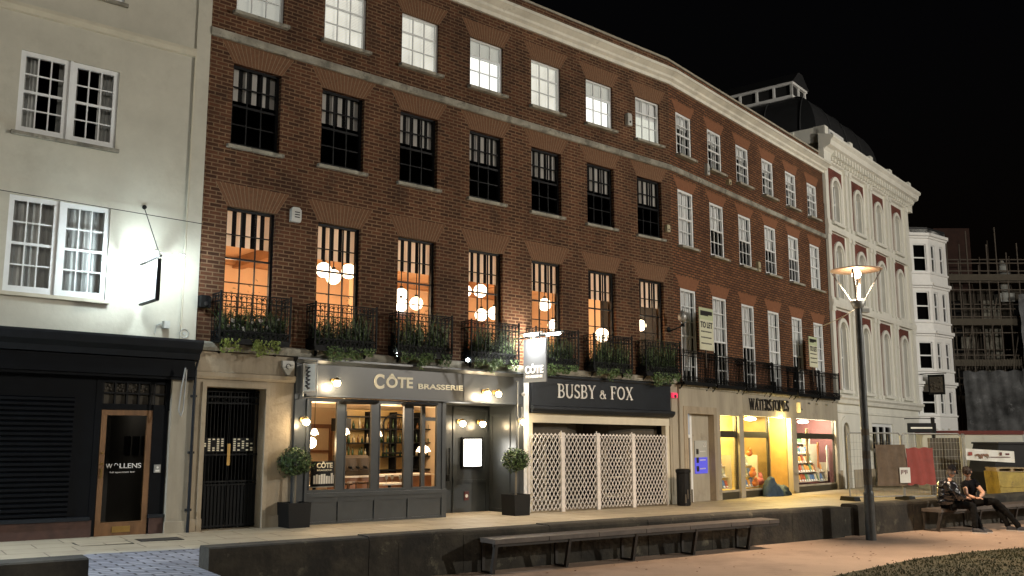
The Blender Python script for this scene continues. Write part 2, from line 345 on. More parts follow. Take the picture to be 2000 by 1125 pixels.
# hand-drawn serif capitals: strokes (points, width)
def arc(cx, cy, rx, ry, a0, a1, n=10): return [(cx+rx*cos(radians(a0+(a1-a0)*i/n)), cy+ry*sin(radians(a0+(a1-a0)*i/n))) for i in range(n+1)]
def sf(x, y, w=.2): return ([(x-w/2, y), (x+w/2, y)], .05)
TK, TN = .13, .06
GLY = {
 'B': (.62, [([(.14, 0), (.14, 1)], TK), ([(.02, .975), (.3, .975)]+arc(.3, .74, .2, .235, 90, -90), .08), ([(.14, .505), (.32, .505)]+arc(.32, .27, .23, .245, 90, -90)+[(.02, .025)], .09)]),
 'U': (.74, [([(.14, 1), (.14, .35)]+arc(.37, .32, .23, .3, 180, 360), TK*.9), ([(.6, .35), (.6, 1)], TN), sf(.14, .975, .26), sf(.6, .975, .22)]),
 'S': (.52, [(arc(.27, .74, .19, .235, 20, 250, 12)+arc(.25, .26, .2, .235, 70, -160, 12), .1), ([(.44, .98), (.44, .78)], .04), ([(.05, .02), (.05, .25)], .04)]),
 'Y': (.70, [([(.1, 1), (.36, .48)], TK), ([(.62, 1), (.36, .48)], TN), ([(.36, .5), (.36, 0)], TK), sf(.1, .975, .22), sf(.62, .975, .2), sf(.36, .025, .26)]),
 '&': (.62, [(arc(.25, .5, .11, .14, -60, 240, 10), .06), ([(.2, .5), (.55, .02)], .09), (arc(.25, .2, .2, .18, 110, 350, 10)+[(.52, .38)], .06)]),
 'F': (.58, [([(.14, 0), (.14, 1)], TK), ([(.02, .975), (.52, .975), (.52, .8)], .055), ([(.14, .52), (.4, .52)], .055), ([(.4, .6), (.4, .42)], .04), sf(.14, .025, .28)]),
 'O': (.80, [(arc(.38, .5, .32, .46, 0, 360, 20), .1)]),
 'X': (.72, [([(.1, 1), (.6, 0)], TK), ([(.6, 1), (.08, 0)], TN), sf(.1, .975, .22), sf(.6, .975, .2), sf(.1, .025, .2), sf(.6, .025, .24)]),
 'W': (.95, [([(.06, 1), (.28, 0)], TK), ([(.28, 0), (.48, .9)], TN), ([(.46, 1), (.68, 0)], TK), ([(.68, 0), (.9, 1)], TN), sf(.08, .975, .22), sf(.46, .975, .2), sf(.88, .975, .18)]),
 'A': (.68, [([(.08, 0), (.36, 1)], TN), ([(.36, 1), (.6, 0)], TK), ([(.17, .32), (.5, .32)], TN), sf(.08, .025, .2), sf(.6, .025, .24)]),
 'T': (.62, [([(.3, 0), (.3, 1)], TK), ([(.02, .82), (.02, .97), (.58, .97), (.58, .82)], .055), sf(.3, .025, .26)]),
 'E': (.58, [([(.14, 0), (.14, 1)], TK), ([(.02, .975), (.5, .975), (.5, .8)], .055), ([(.14, .52), (.4, .52)], .055), ([(.02, .025), (.52, .025), (.52, .22)], .055)]),
 'R': (.66, [([(.14, 0), (.14, 1)], TK), ([(.02, .975), (.3, .975)]+arc(.3, .74, .2, .235, 90, -90)+[(.14, .505)], .08), ([(.28, .5), (.6, 0)], TK), sf(.14, .025, .26)]),
 'N': (.76, [([(.12, 0), (.12, 1)], TN), ([(.12, 1), (.62, 0)], TK), ([(.62, 0), (.62, 1)], TN), sf(.1, .975, .2), sf(.62, .975, .22), sf(.12, .025, .22)]),
 ' ': (.3, [])}
def serif(name, s, h, wid, m, parent, loc, bold=1., ext=.01, kern=0., small='', rz=0):
    mb = MB(); x = 0.; items = []
    for ch in s:
        adv, st = GLY[ch]; k = .62 if ch in small else 1.
        for pts, wdt in st:
            hw = wdt*bold*k/2; n = len(pts); L = []; R = []
            for i, p in enumerate(pts):
                a = pts[max(i-1, 0)]; b = pts[min(i+1, n-1)]; dx, dy = b[0]-a[0], b[1]-a[1]; l = math.hypot(dx, dy) or 1
                nx, ny = -dy/l*hw, dx/l*hw; L.append((x+p[0]*k+nx, p[1]*k+ny)); R.append((x+p[0]*k-nx, p[1]*k-ny))
            items.append((L, R))
        x += adv*k+kern
    tot = x-kern; sx = wid/tot; e = 0
    for L, R in items:
        e += .00035; n = len(L)
        for i in range(n-1):
            q = [L[i], L[i+1], R[i+1], R[i]]; f = [(a*sx, -ext-e, b*h) for a, b in q]; g = [(a*sx, 0, b*h) for a, b in q]
            mb.add(f+g, [(0, 1, 2, 3), (0, 4, 5, 1), (2, 6, 7, 3), (0, 3, 7, 4), (1, 5, 6, 2)])
    return mb.build(name, m, parent, loc, rot=(0, 0, rz))
def leaves(mb, n, sampler, size, mi=0, up=0., asp=.5):
    for _ in range(n):
        c, d = sampler(); d = Vector(d)+Vector((random.gauss(0, .5), random.gauss(0, .5), random.gauss(0, .5)+up)); d.normalize()
        t_ = d.orthogonal().normalized(); t_.rotate(Matrix.Rotation(random.random()*6.28, 3, d)); b = d.cross(t_)
        L = size*random.uniform(.6, 1.3); W = L*asp; c = Vector(c)
        mb.add([c-t_*L*.5, c+b*W*.5+d*L*.08, c+t_*L*.5, c-b*W*.5+d*L*.08], [(0, 1, 2, 3)], mi if isinstance(mi, int) else random.choice(mi))

# ================================================================= THE SETTING
gm = MB(); gm.poly([(-300, -150, 0), (400, -150, 0), (400, 600, 0), (-300, 600, 0)])
kind(gm.build('ground', 'resin'), 'structure')
def pav_z(x, y): return .28-.01*((x-F1.o[0])*sin(F1.phi)+(y-F1.o[1])*cos(F1.phi))
pm = MB()
A = FW.w(-9, -.42, 0); B = FW.w(24, -.42, 0); Cc = F2.w(40, -3, 0); D_ = FL.w(-9, -2, 0)
pts = [A, B, (Cc[0]+14, Cc[1]), Cc, D_]; o_ = Vector(A)
# pavement in the wall's frame so that the slabs run along the street
def to_fw(p):
    dx, dy = p[0]-FW.o[0], p[1]-FW.o[1]; D = (sin(FW.phi), cos(FW.phi))
    return (dx*D[0]+dy*D[1], -dx*D[1]+dy*D[0], pav_z(p[0], p[1]))
pm.poly([to_fw(p) for p in pts])
pav = pm.build('pavement', 'pavement', None, (FW.o[0], FW.o[1], 0), rot=(0, 0, FW.rz)); kind(pav, 'structure')
cm = MB()
def fwz(x, v, dz=0.):
    D = (sin(FW.phi), cos(FW.phi)); px_, py_ = FW.o[0]+D[0]*x-D[1]*v, FW.o[1]+D[1]*x+D[0]*v
    return (x, v, pav_z(px_, py_)+dz)
cm.poly([fwz(*p, .005) for p in ((-3.4, -.55), (-.02, -.55), (-.02, .43), (1.1, .43), (.95, 2.46), (-.95, 2.52), (-3.4, 1.1))])
a, b = fwz(-3.4, -.55), fwz(-.02, -.55); cm.poly([(a[0], -2.6, .004), (b[0], -2.6, .004), (b[0], b[1], b[2]+.005), (a[0], a[1], a[2]+.005)])
kind(cm.build('cobbled_path', 'cobble', None, (FW.o[0], FW.o[1], 0), rot=(0, 0, FW.rz)), 'structure')
km = MB(); km.poly([fwz(-.95, 2.52, .009), fwz(.95, 2.46, .009), fwz(.97, 2.64, .009), fwz(-.95, 2.70, .009)])
kind(km.build('kerb_strip', 'stone', None, (FW.o[0], FW.o[1], 0), rot=(0, 0, FW.rz)), 'structure')
# lawn
lm = MB(); edge = [(4.0, 13.55), (4.64, 14.16), (5.6, 15.1), (6.7, 16.15), (7.99, 17.01), (9.2, 17.62), (11, 18.3), (14, 19.1), (22, 21)]
lm.poly([(x, y, .006) for x, y in edge]+[(30, 22, .006), (30, -20, .006), (-10, -20, .006), (-10, 4, .006), (0, 9.4, .006)])
kind(lm.build('lawn', 'lawn'), 'structure')
gb = MB()
for _ in range(26000):
    x = random.uniform(3.4, 12.5); y = random.uniform(11.5, 18.8)
    e = edge[0]
    ye = next((a[1]+(b[1]-a[1])*(x-a[0])/(b[0]-a[0]) for a, b in zip(edge, edge[1:]) if a[0] <= x <= b[0]), 13.2)
    if y > ye+random.gauss(-.03, .04): continue
    h = random.uniform(.015, .04); a = random.random()*6.28; dx, dy = cos(a)*.012, sin(a)*.012; lx, ly = random.gauss(0, .012), random.gauss(0, .012)
    gb.add([(x-dx, y-dy, .006), (x+dx, y+dy, .006), (x+lx, y+ly, .006+h)], [(0, 1, 2)])
g_ = gb.build('grass', 'blade'); kind(g_, 'stuff'); tag(g_, 'short brown-green grass of the lawn in the foreground', 'grass')
lf = MB()
for _ in range(240):
    x = random.uniform(0, 13); y = random.gauss(0, 1)*2+13.6+.6*x; a = random.random()*6.28; r_ = random.uniform(.012, .035)
    u_, v_ = to_fw((x, y))[:2]
    z = .01 if v_ < -.06 else (None if v_ < .45 else pav_z(x, y)+.01)
    if z is None: continue
    lf.add([(x+cos(a)*r_, y+sin(a)*r_, z), (x-sin(a)*r_*.5, y+cos(a)*r_*.5, z+.008), (x-cos(a)*r_, y-sin(a)*r_, z), (x+sin(a)*r_*.5, y-cos(a)*r_*.5, z+.008)], [(0, 1, 2, 3)])
o = kind(lf.build('leaf_litter', 'bar_wood'), 'stuff'); tag(o, 'dry leaves and crumbs scattered over the ground and pavement', 'leaf litter')
# manhole covers flush in the pavement
for (u, n, lu, ln_, lab) in [(.45, 4.15, .62, .40, 'rusty square drain cover in the pavement before the oak-framed door'), (-.45, 4.0, .75, .55, 'pale recessed access cover outlined in the pavement left of the drain cover')]:
    mb = MB(); mb.box(-lu/2, lu/2, -ln_/2, ln_/2, -.02, .008); mb.box(-lu/2-.03, lu/2+.03, -ln_/2-.03, ln_/2+.03, -.03, .004, 1)
    q = FW.w(u, -n, 0); o = mb.build('manhole_cover', ['bench_metal' if lab[0] == 'r' else 'pavement', 'iron'], None, (q[0], q[1], pav_z(q[0], q[1])), rot=(0, 0, FW.rz)); tag(o, lab, 'manhole cover')

# ================================================================= LOW STONE WALL
def stone_wall(u0, u1, n0, n1, h, label, notch=()):
    r = FW.root('stone_wall', u0, 0, 0, label, 'wall', 'low blackened stone walls edging the green')
    L = u1-u0; u = 0; k = 0
    while u < L-.05:
        ln = min(random.uniform(1.5, 2.3), L-u); mb = MB(); hh = h+random.uniform(-.012, .012)
        c = .035; y0, y1 = -n1+random.uniform(-.006, .006), -n0
        # a coped block with rounded arrises
        pr = [(y0, -.02), (y0, hh-c*1.6), (y0+c*.4, hh-c*.5), (y0+c*1.4, hh), (y1-c, hh), (y1, hh-c), (y1, -.02)]
        mb.prism(pr, u+.004, u+ln-.004, 'x')
        if random.random() < .3: mb.box(u+ln*.3, u+ln*.36, y0-.004, y0+.01, .05, hh-.12)
        mb.build('wall_block', 'wall_black_stone', r); u += ln; k += 1
    return r
stone_wall(0, 12.6, -.42, 0, .60, 'long dark stone wall with a bench against it in front of the shops')
stone_wall(13.05, 15.4, -.42, .0, .61, 'short stretch of stone wall between lamp post and seated people')
stone_wall(15.4, 24, -.45, -.02, .62, 'far stone wall behind the two seated people')
stone_wall(-9, -1.45, -.2, .26, .60, 'low stone wall end cropped by the left corner of the photo')
mb = MB(); mb.box(12.6, 13.05, .12, .42, -.02, .55); o = mb.build('wall_pier', 'wall_black_stone', None, (FW.o[0], FW.o[1], 0), rot=(0, 0, FW.rz)); tag(o, 'recessed dark stone joint behind the base of the street lamp', 'pier')
# benches
def bench(u, L, z, label, wb, gap=1.35):
    r = FW.root('bench', u, .04, 0, label, 'bench', 'benches fixed along the stone wall')
    mb = MB(); x = 0
    while x < L-.01:
        l = min(.98, L-x); mb.box(x, x+l-.012, -wb, 0, z-.065, z); x += l
    mb.build('seat', 'bench_wood', r)
    mb = MB(); mb.box(0, L, -wb+.03, -wb+.08, z-.11, z-.066); mb.build('rail', 'bench_metal', r)
    x = .04
    while x <= L:
        mb = MB(); t_ = .025
        mb.prism([(-wb+.01, z-.07), (-wb+.07, z-.07), (-wb+.17, 0), (-wb+.11, 0)], x-t_, x+t_, 'x')
        mb.box(x-t_, x+t_, -.05, -.012, 0, z-.05); mb.box(x-t_, x+t_, -wb+.12, -.012, 0, .03)
        mb.build('leg', 'bench_metal', r); x += gap
    return r
bench(4.0, 6.15, .50, 'long backless bench with slanted legs on the wall below the grille-shuttered shop', .42)
bench(15.15, 6.2, .46, 'bench that the two people sit on at the far wall', .46, 1.5)
# ================================================================= WINDOW KITS
def sash(name, w, h, cols, rows, fm, frame=.055, bar=.022, meet=None, blind=None, glass='glass', sill=None, sillm='stone', rail=.07, depth=.07, open_=True):
    """a sliding sash; origin at bottom left, front at y=0; returns frame object with pane, blind and sill children"""
    mb = MB(); d = depth
    mb.box(0, frame, 0, d, 0, h); mb.box(w-frame, w, 0, d, 0, h); mb.box(frame, w-frame, 0, d, h-frame, h); mb.box(frame, w-frame, 0, d, 0, rail)
    iw = w-2*frame; z0, z1 = rail, h-frame
    for i in range(1, cols): x = frame+iw*i/cols; mb.box(x-bar/2, x+bar/2, .012, .05, z0, z1)
    for j in range(1, rows):
        z = z0+(z1-z0)*j/rows; b = bar*(2. if (meet == j) else 1)
        mb.box(frame, w-frame, .01 if meet == j else .0125, .052, z-b/2, z+b/2)
    f = mb.build(name, fm); 
    g = MB(); g.add([(frame, .03, rail), (w-frame, .03, rail), (w-frame, .03, h-frame), (frame, .03, h-frame)], [(0, 1, 2, 3)]); g.build('pane', glass, f)
    if blind:
        for (bm, a0, a1, yy) in blind:
            b = MB(); b.box(frame*.6, w-frame*.6, yy, yy+.006, rail+(h-rail)*a0, h-.02+(h-rail)*(a1-1)); b.build('blind', bm, f)
    if sill:
        s_ = MB(); s_.prism([(-.19, -.085), (-.19, -.02), (.0, .0), (d, .0), (d, -.085)], -.08, w+.08, 'x'); s_.build('sill', sillm, f)
    return f
def curtain_mesh(w, h, f, sides=(.22, .22)):
    mb = MB()
    for a, b in ((.05, sides[0]), (w-sides[1], w-.05)):
        n = 8; pts = [(a+(b-a)*i/n, .14+.02*(i % 2)) for i in range(n+1)]
        for p, q in zip(pts, pts[1:]): mb.add([(p[0], p[1], .05), (q[0], q[1], .05), (q[0], q[1], h-.05), (p[0], p[1], h-.05)], [(0, 1, 2, 3)])
    mb.build('curtain', 'curtain', f)
def put(o, parent, F, u, z, y=.10):
    o.parent = parent; o.location = (u, y, z-.01*(F.s0+u)); return o
def lintel(parent, F, u, w, z, h, m, splay=.26, n=16, gap=.014, proud=.004):
    mb = MB(); wt = w+2*splay; wb = w
    for i in range(n):
        a, b = i/n, (i+1)/n
        xb0, xb1 = u+wb*a+gap/2, u+wb*b-gap/2; xt0, xt1 = u-splay+wt*a+gap/2, u-splay+wt*b-gap/2
        mb.prism([(xb0, z), (xb1, z), (xt1, z+h), (xt0, z+h)], -proud, .02, 'y')
    mb.add([(u, -.001, z), (u+w, -.001, z), (u+w+splay, -.001, z+h), (u-splay, -.001, z+h)], [(0, 1, 2, 3)], 1)
    return mb.build('lintel', [m, 'mortar'], parent, shear=F.s0)

# ================================================================= BRICK TERRACE, DARK WINDOWS (seven bays)
T1 = F1.root('brick_terrace', 0, 0, 0, 'dark brown brick terrace with seven bays of black sashes above the brasserie', 'building')
T1.location.z = 0
W1 = [(-1.93+1.965*k) for k in range(7)]; ww = 1.03
holes = []
for u in W1: holes += [(u, u+ww, 10.24, 11.47), (u, u+ww, 7.53, 9.17), (u, u+ww, 3.86, 6.31)]
holes += [(-2.26, -.96, .2, 2.92, .30), (-.4, 10.95, .2, 3.5, .12)]
mb = MB(); facade(mb, -2.43, 11.3, .1, 12.2, holes, .12); mb.build('wall', 'brick', T1, shear=0)
mb = MB(); facade(mb, -2.43, 11.3, 12.4, 12.92, [], 0); mb.add([(-2.43, .25, 12.4), (11.3, .25, 12.4), (11.3, .25, 12.92), (-2.43, .25, 12.92)], [(0, 1, 2, 3)]); mb.build('parapet', 'brick', T1, shear=0)
mb = MB(); mb.profile([(.03, 12.92), (.03, 12.98), (-.28, 12.98), (-.28, 12.92)], -2.43, 11.3, 0, .084); mb.build('coping', 'stone', T1, shear=0)
CP = [(-.02, 12.18), (.06, 12.18), (.07, 12.27), (.15, 12.32), (.17, 12.38), (.30, 12.46), (.33, 12.47), (.33, 12.55), (-.02, 12.62)]
mb = MB(); mb.profile(CP, -2.43, 11.3, 0, .084); mb.build('cornice', 'cornice_paint', T1, shear=0)
SP = [(-.02, 9.6), (.05, 9.6), (.07, 9.63), (.07, 9.75), (-.02, 9.79)]
mb = MB(); mb.profile(SP, -2.43, 11.3, 0, .084); mb.build('string_course', 'stone_band', T1, shear=0)
SP2 = [(-.02, 3.52), (.12, 3.52), (.14, 3.58), (.14, 3.66), (-.02, 3.70)]
mb = MB(); mb.profile(SP2, -2.43, 11.3, 0, .084); mb.build('ledge', 'stone_band', T1, shear=0)
mb = MB(); mb.add([(-2.43, .25, 12.5), (11.3, .25, 12.5), (11.3, 9, 12.5), (-2.43, 9, 12.5)], [(0, 1, 2, 3)]); mb.add([(-2.43, 9, 0), (11.3, 9, 0), (11.3, 9, 12.5), (-2.43, 9, 12.5)], [(0, 1, 2, 3)]); mb.build('roof', 'roof_flat', T1, shear=0)
for u in W1:
    lintel(T1, F1, u, ww, 6.31, .44, 'gauged_brick'); lintel(T1, F1, u, ww, 9.17, .40, 'gauged_brick'); lintel(T1, F1, u, ww, 11.47, .42, 'gauged_brick')
# backing rooms
mb = MB(); room(mb, -2.4, 11.2, .32, 3, 7.3, 9.5, front=False); mb.build('dark_storey', 'dark_room', T1, shear=0)
wa = sash('window', ww, 1.64, 3, 4, 'black_wood', meet=2, blind=[('striped_fabric', .56, 1, .09)], sill=True, sillm='stone_band')
for c, fl in (((.0), 0),): pass
put(wa, T1, F1, W1[0], 7.53)
for k, u in enumerate(W1[1:]): put(tree_copy(wa), T1, F1, u, 7.53)
wb_ = sash('window', ww, 2.45, 3, 5, 'black_wood', meet=3, blind=[('striped_fabric', .69, 1, .09)], sill=True, bar=.018, sillm='stone_band')
put(wb_, T1, F1, W1[0], 3.86)
for u in W1[1:]: put(tree_copy(wb_), T1, F1, u, 3.86)
wc = sash('window', ww, 1.23, 3, 3, 'white_wood', frame=.045, bar=.018, meet=2, blind=[('lit_blind', 0, 1, .10)], sill=True, sillm='stone_band')
emit('lit_dim', (.50, .50, .44), .55); emit('lit_bright', (.92, .93, .88), 1.0)
wc2 = sash('window', ww, 1.23, 3, 3, 'white_wood', frame=.045, bar=.018, meet=2, blind=[('lit_bright', 0, 1, .12), ('lit_dim', .62, 1, .09)], sill=True, sillm='stone_band')
wc3 = sash('window', ww, 1.23, 3, 3, 'white_wood', frame=.045, bar=.018, meet=2, blind=[('lit_dim', 0, 1, .10)], sill=True, sillm='stone_band')
put(wc3, T1, F1, W1[0], 10.24, .06); put(wc, T1, F1, W1[1], 10.24, .06); put(tree_copy(wc), T1, F1, W1[2], 10.24, .06); put(wc2, T1, F1, W1[3], 10.24, .06); put(tree_copy(wc), T1, F1, W1[4], 10.24, .06); put(tree_copy(wc2), T1, F1, W1[5], 10.24, .06)
emit('lit_plain', (.62, .63, .55), .75)
wc7 = sash('window', ww, 1.23, 3, 3, 'white_wood', frame=.045, bar=.018, meet=2, blind=[('lit_plain', 0, .62, .12), ('blind_grey', .55, 1, .09)], sill=True, sillm='stone_band')
put(wc7, T1, F1, W1[6], 10.24, .06); wc7['label'] = 'lit top window with half-raised blind next to the corner'
# upstairs dining room
mb = MB(); room(mb, -2.4, 11.25, .3, 6.5, 3.8, 6.62, front=False)
mb.build('dining_room', 'orange_plaster', T1, shear=0)
mb = MB(); facade(mb, -2.4, 11.25, 3.8, 6.62, [(u-.02, u+ww+.02, 3.83, 6.33) for u in W1], .0, y=.31); mb.build('room_lining', 'orange_plaster', T1, shear=0)
mb = MB()
for x in (1.2, 4.6, 8.0): mb.box(x, x+.28, .32, 6.5, 6.35, 6.62)
mb.box(-2.4, 11.2, 6.25, 6.5, 6.42, 6.62); mb.box(-2.4, 11.2, 3.2, 3.45, 6.42, 6.62); mb.build('ceiling_beam', 'beam_paint', T1, shear=0)
mb = MB(); [mb.box(x, x+.9, 6.38, 6.46, 4.4, 4.46) or mb.box(x, x+.9, 6.38, 6.46, 5.9, 5.96) or mb.box(x, x+.06, 6.38, 6.46, 4.46, 5.9) or mb.box(x+.84, x+.9, 6.38, 6.46, 4.46, 5.9) for x in (-1.6, 1.2, 3.8, 4.9, 7.2, 10.0)]; mb.build('wall_moulding', 'beam_paint', T1, shear=0)
mb = MB(); [mb.box(x, x+.3, 4.6, 4.9, 3.8, 6.6) for x in (3.6, 7.0)]; mb.build('column', 'orange_plaster', T1, shear=0)
mb = MB()
for x in (-.2, 2.3, 6.0, 8.8): 
    mb.box(x, x+1.0, 6.44, 6.5, 4.6, 5.7)
mb.build('wall_picture', 'bar_wood', T1, shear=0)
for i, (x, y) in enumerate([(-1, 2.2), (2.2, 2.0), (5.4, 2.4), (8.6, 2.2)]):
    light('room_light', (x, y, 5.0-.01*x), 120, (1, .72, .46), T1, size=.3)
light('room_light', (10.5, 1.3, 5.1), 45, (1, .72, .46), T1, size=.3); light('room_light', (-1.6, 1.0, 5.0), 26, (1, .72, .46), T1, size=.3)
# pendant globes seen through the first-floor windows
GL = [(1.05, 5.62, -1.5, 'left'), (1.30, 5.49, -1.5, ''), (1.69, 5.66, -1.5, ''), (3.13, 5.03, -1.5, ''), (3.57, 5.10, -1.5, ''), (3.82, 5.45, -2.5, ''), (5.54, 5.60, -1.5, ''), (5.57, 4.99, -1.5, ''), (6.01, 5.07, -1.5, ''), (5.05, 5.55, -1.5, ''), (7.76, 5.45, -1.5, ''), (8.06, 4.92, -1.5, ''), (9.97, 4.78, -1.5, ''), (11.0, 5.05, -1.0, '')]
GLAB = ['pendant globe at the left edge of the second lit window', 'lowest pendant globe in the second lit window', 'rightmost pendant globe in the second lit window', 'lower left pendant globe in the third lit window', 'right pendant globe in the third lit window', 'pendant globe half behind another in the third lit window', 'upper pendant globe in the fourth lit window', 'lower pendant globe in the fourth lit window', 'right-hand pendant globe in the fourth lit window', 'pendant globe cut by the left jamb of the fourth lit window', 'upper pendant globe in the fifth lit window', 'low pendant globe at the right edge of the fifth lit window', 'single pendant globe in the sixth lit window', 'pendant globe glowing in the seventh lit window']
GR = [.17, .17, .17, .16, .16, .16, .17, .16, .17, .16, .17, .15, .2, .16]
for (u, z, n, _), lab, r in zip(GL, GLAB, GR):
    if u > 10.9: u, n = 10.75, -.75
    g = F1.root('pendant_lamp', u, n, z+.01*u, 'glowing white '+lab, 'pendant lamp', 'globe pendants in the upstairs dining room')
    mb = MB(); mb.sphere((0, 0, 0), r, 18); mb.build('globe', 'globe_glow', g)
    mb = MB(); mb.cyl((0, 0, r*.95), (0, 0, 6.6-z), .012, n=6); mb.cyl((0, 0, r*.9), (0, 0, r+.05), .04, n=8); mb.cyl((0, 0, 6.55-z), (0, 0, 6.62-z), .05, n=10); mb.build('stem', 'iron', g)

for k, (u, n) in enumerate([(-.6, -1.2), (-.1, -2.3), (2.2, -2.6), (3.0, -2.2), (6.6, -1.2), (7.1, -1.0)]):
    o = F1.root('track_spotlight', u, n, 6.30, ['small dark ceiling spotlight high in the first lit window', 'second dark ceiling spotlight in the first lit window', 'dark ceiling spotlight behind the globes of the second lit window', 'dark ceiling spotlight at the left of the third lit window', 'dark ceiling spotlight in the fourth lit window', 'dark ceiling spotlight in the fifth lit window'][k], 'spotlight', 'ceiling spotlights in the dining room')
    mb = MB(); mb.cyl((0, 0, .1), (0, 0, .3), .012); mb.cyl((0, 0, .1), (.04, -.08, 0), .04, .05); mb.build('housing', 'iron', o); mb = MB(); mb.sphere((.045, -.085, -.01), .03, 8); mb.build('bulb', 'bulb_shop', o)
# balconies with iron baskets
def balcony_kit(w, d, h, m, name='balcony'):
    r = empty(name, (0, 0, 0))
    mb = MB(); mb.box(0, w, -d, -.0, -.06, 0); mb.box(0, w, -d-.015, -d+.02, -.075, .012); mb.build('floor', m, r)
    mb = MB(); b = .011
    def run(fn, L):
        n = int(L/.095)
        for i in range(n+1):
            x = i*L/n; fn(x, x, 0, h, b)
            if i < n:
                for k in range(6):   # hoops under the top rail
                    a0, a1 = pi*k/6, pi*(k+1)/6; c = x+L/n/2; rr = L/n*.5
                    fn(c-cos(a0)*rr, c-cos(a1)*rr, h-.14+sin(a0)*.09, h-.14+sin(a1)*.09, .008, True)
                for k in range(6):   # scrolls at the foot
                    a0, a1 = 2*pi*k/6, 2*pi*(k+1)/6; c = x+L/n/2; rr = L/n*.36
                    fn(c-cos(a0)*rr, c-cos(a1)*rr, .09+sin(a0)*.05, .09+sin(a1)*.05, .008, True)
        for z in (h-.012, h-.16, .16, .02): fn(0, L, z, z, .014, True)
    def front(xa, xb, za, zb, t_, seg=False):
        if seg: mb.cyl((xa, -d, za), (xb, -d, zb), t_, n=4, smooth=False, caps=False)
        else: mb.box(xa-t_*.6, xa+t_*.6, -d-.006, -d+.006, za, zb)
    run(front, w)
    for xx in (0, w):
        def side(xa, xb, za, zb, t_, seg=False, xx=xx):
            if seg: mb.cyl((xx, -xa, za), (xx, -xb, zb), t_, n=4, smooth=False, caps=False)
            else: mb.box(xx-.006, xx+.006, -xa-t_*.6, -xa+t_*.6, za, zb)
        run(side, d)
    for xx in (0, w): mb.box(xx-.016, xx+.016, -d-.016, -d+.016, 0, h+.03)
    mb.build('railing', m, r)
    mb = MB()
    for xx in (.12, w-.16): mb.prism([(-.0, -.06), (-d*.7, -.06), (0, -.3)], xx, xx+.04, 'x')
    mb.build('bracket', m, r)
    return r
BL1 = ['leftmost', 'second', 'third', 'fourth', 'fifth', 'sixth', 'seventh']
bk = balcony_kit(1.42, .36, .87, 'iron')
for k, u in enumerate(W1):
    b = bk if k == 0 else tree_copy(bk)
    b.location = F1.w(u-.2, .0, 3.72); b.rotation_euler.z = F1.rz
    tag(b, ['black iron basket balcony at the leftmost lit window above the gated stone doorway', 'black iron basket balcony above the left end of the brasserie sign', 'black iron basket balcony above the big lettering of the brasserie', 'black iron basket balcony just left of the hanging lit sign', 'black iron basket balcony just right of the hanging lit sign', 'black iron basket balcony above the middle of the black shop sign', 'black iron basket balcony above the right end of the black shop sign'][k], 'balcony', 'planted iron balconies')
# planting in the baskets
def basket_plants(seed, tall, lime):
    random.seed(seed); r = empty('balcony_plants', (0, 0, 0))
    mb = MB(); mb.box(.12, 1.3, -.3, -.06, 0, .2); mb.build('trough', 'planter_black', r)
    mb = MB()
    leaves(mb, 4200, lambda: ((random.uniform(.04, 1.38), random.uniform(-.36, -.02), .03+abs(random.gauss(0, .26))*(1+.35*sin(9*len(mb.v)*.01))), (0, 0, 1)), .08, (0, 0, 0, 1), asp=.35)
    for _ in range(150):   # upright blades
        x = random.uniform(.1, 1.32); y = random.uniform(-.32, -.06); h = random.uniform(.35, tall); lx, ly = random.gauss(0, .12), random.gauss(0, .07)
        mb.add([(x-.009, y, .15), (x+.009, y, .15), (x+lx*.5+.007, y+ly*.5, .15+h*.6), (x+lx*.5-.007, y+ly*.5, .15+h*.6)], [(0, 1, 2, 3)], 1)
        mb.add([(x+lx*.5-.007, y+ly*.5, .15+h*.6), (x+lx*.5+.007, y+ly*.5, .15+h*.6), (x+lx*1.3, y+ly*1.3, .15+h)], [(0, 1, 2)], 1)
    mb.build('foliage', ['leaf_dark', 'leaf'], r)
    mb = MB()
    for _ in range(10):
        x = random.uniform(.08, 1.34); L = random.uniform(.10, .34)
        leaves(mb, 60, lambda: ((x+random.gauss(0, .05), -.37+random.gauss(0, .025), .02-random.random()*L), (0, -1, .2)), .055, asp=.6)
    mb.build('trailing_leaves', lime, r)
    return r
pk = [basket_plants(3, .55, 'leaf_lime'), basket_plants(4, .75, 'leaf'), basket_plants(5, .8, 'leaf')]
PLAB = ['lime trailing plants and white-flowered greenery in the leftmost balcony', 'bushy dark plants with trailing stems above the left end of the brasserie sign', 'tall grassy plants in the balcony above the brasserie lettering', 'spiky pale-tipped grasses in the balcony left of the hanging lit sign', 'grasses lit by the lamp in the balcony right of the hanging lit sign', 'dark shrubby plants in the balcony over the middle of the black shop sign', 'dense dark plants spilling over the right end of the black shop sign']
used = set()
for k, u in enumerate(W1):
    j = [0, 1, 2, 2, 1, 2, 1][k]; b = pk[j] if j not in used else tree_copy(pk[j]); used.add(j)
    b.location = F1.w(u-.2, .0, 3.722); b.rotation_euler.z = F1.rz; b.scale = (1, 1, [1, .92, 1.08, 1, .85, .95, 1.1][k]); tag(b, PLAB[k], 'plants', 'plants in the iron balconies')
random.seed(11)
mb = MB(); leaves(mb, 14, lambda: ((random.uniform(.2, 1.2), -.3, random.uniform(.2, .45)), (0, -1, 0)), .1, asp=.9); mb.build('flowers', 'letter_white', pk[0])

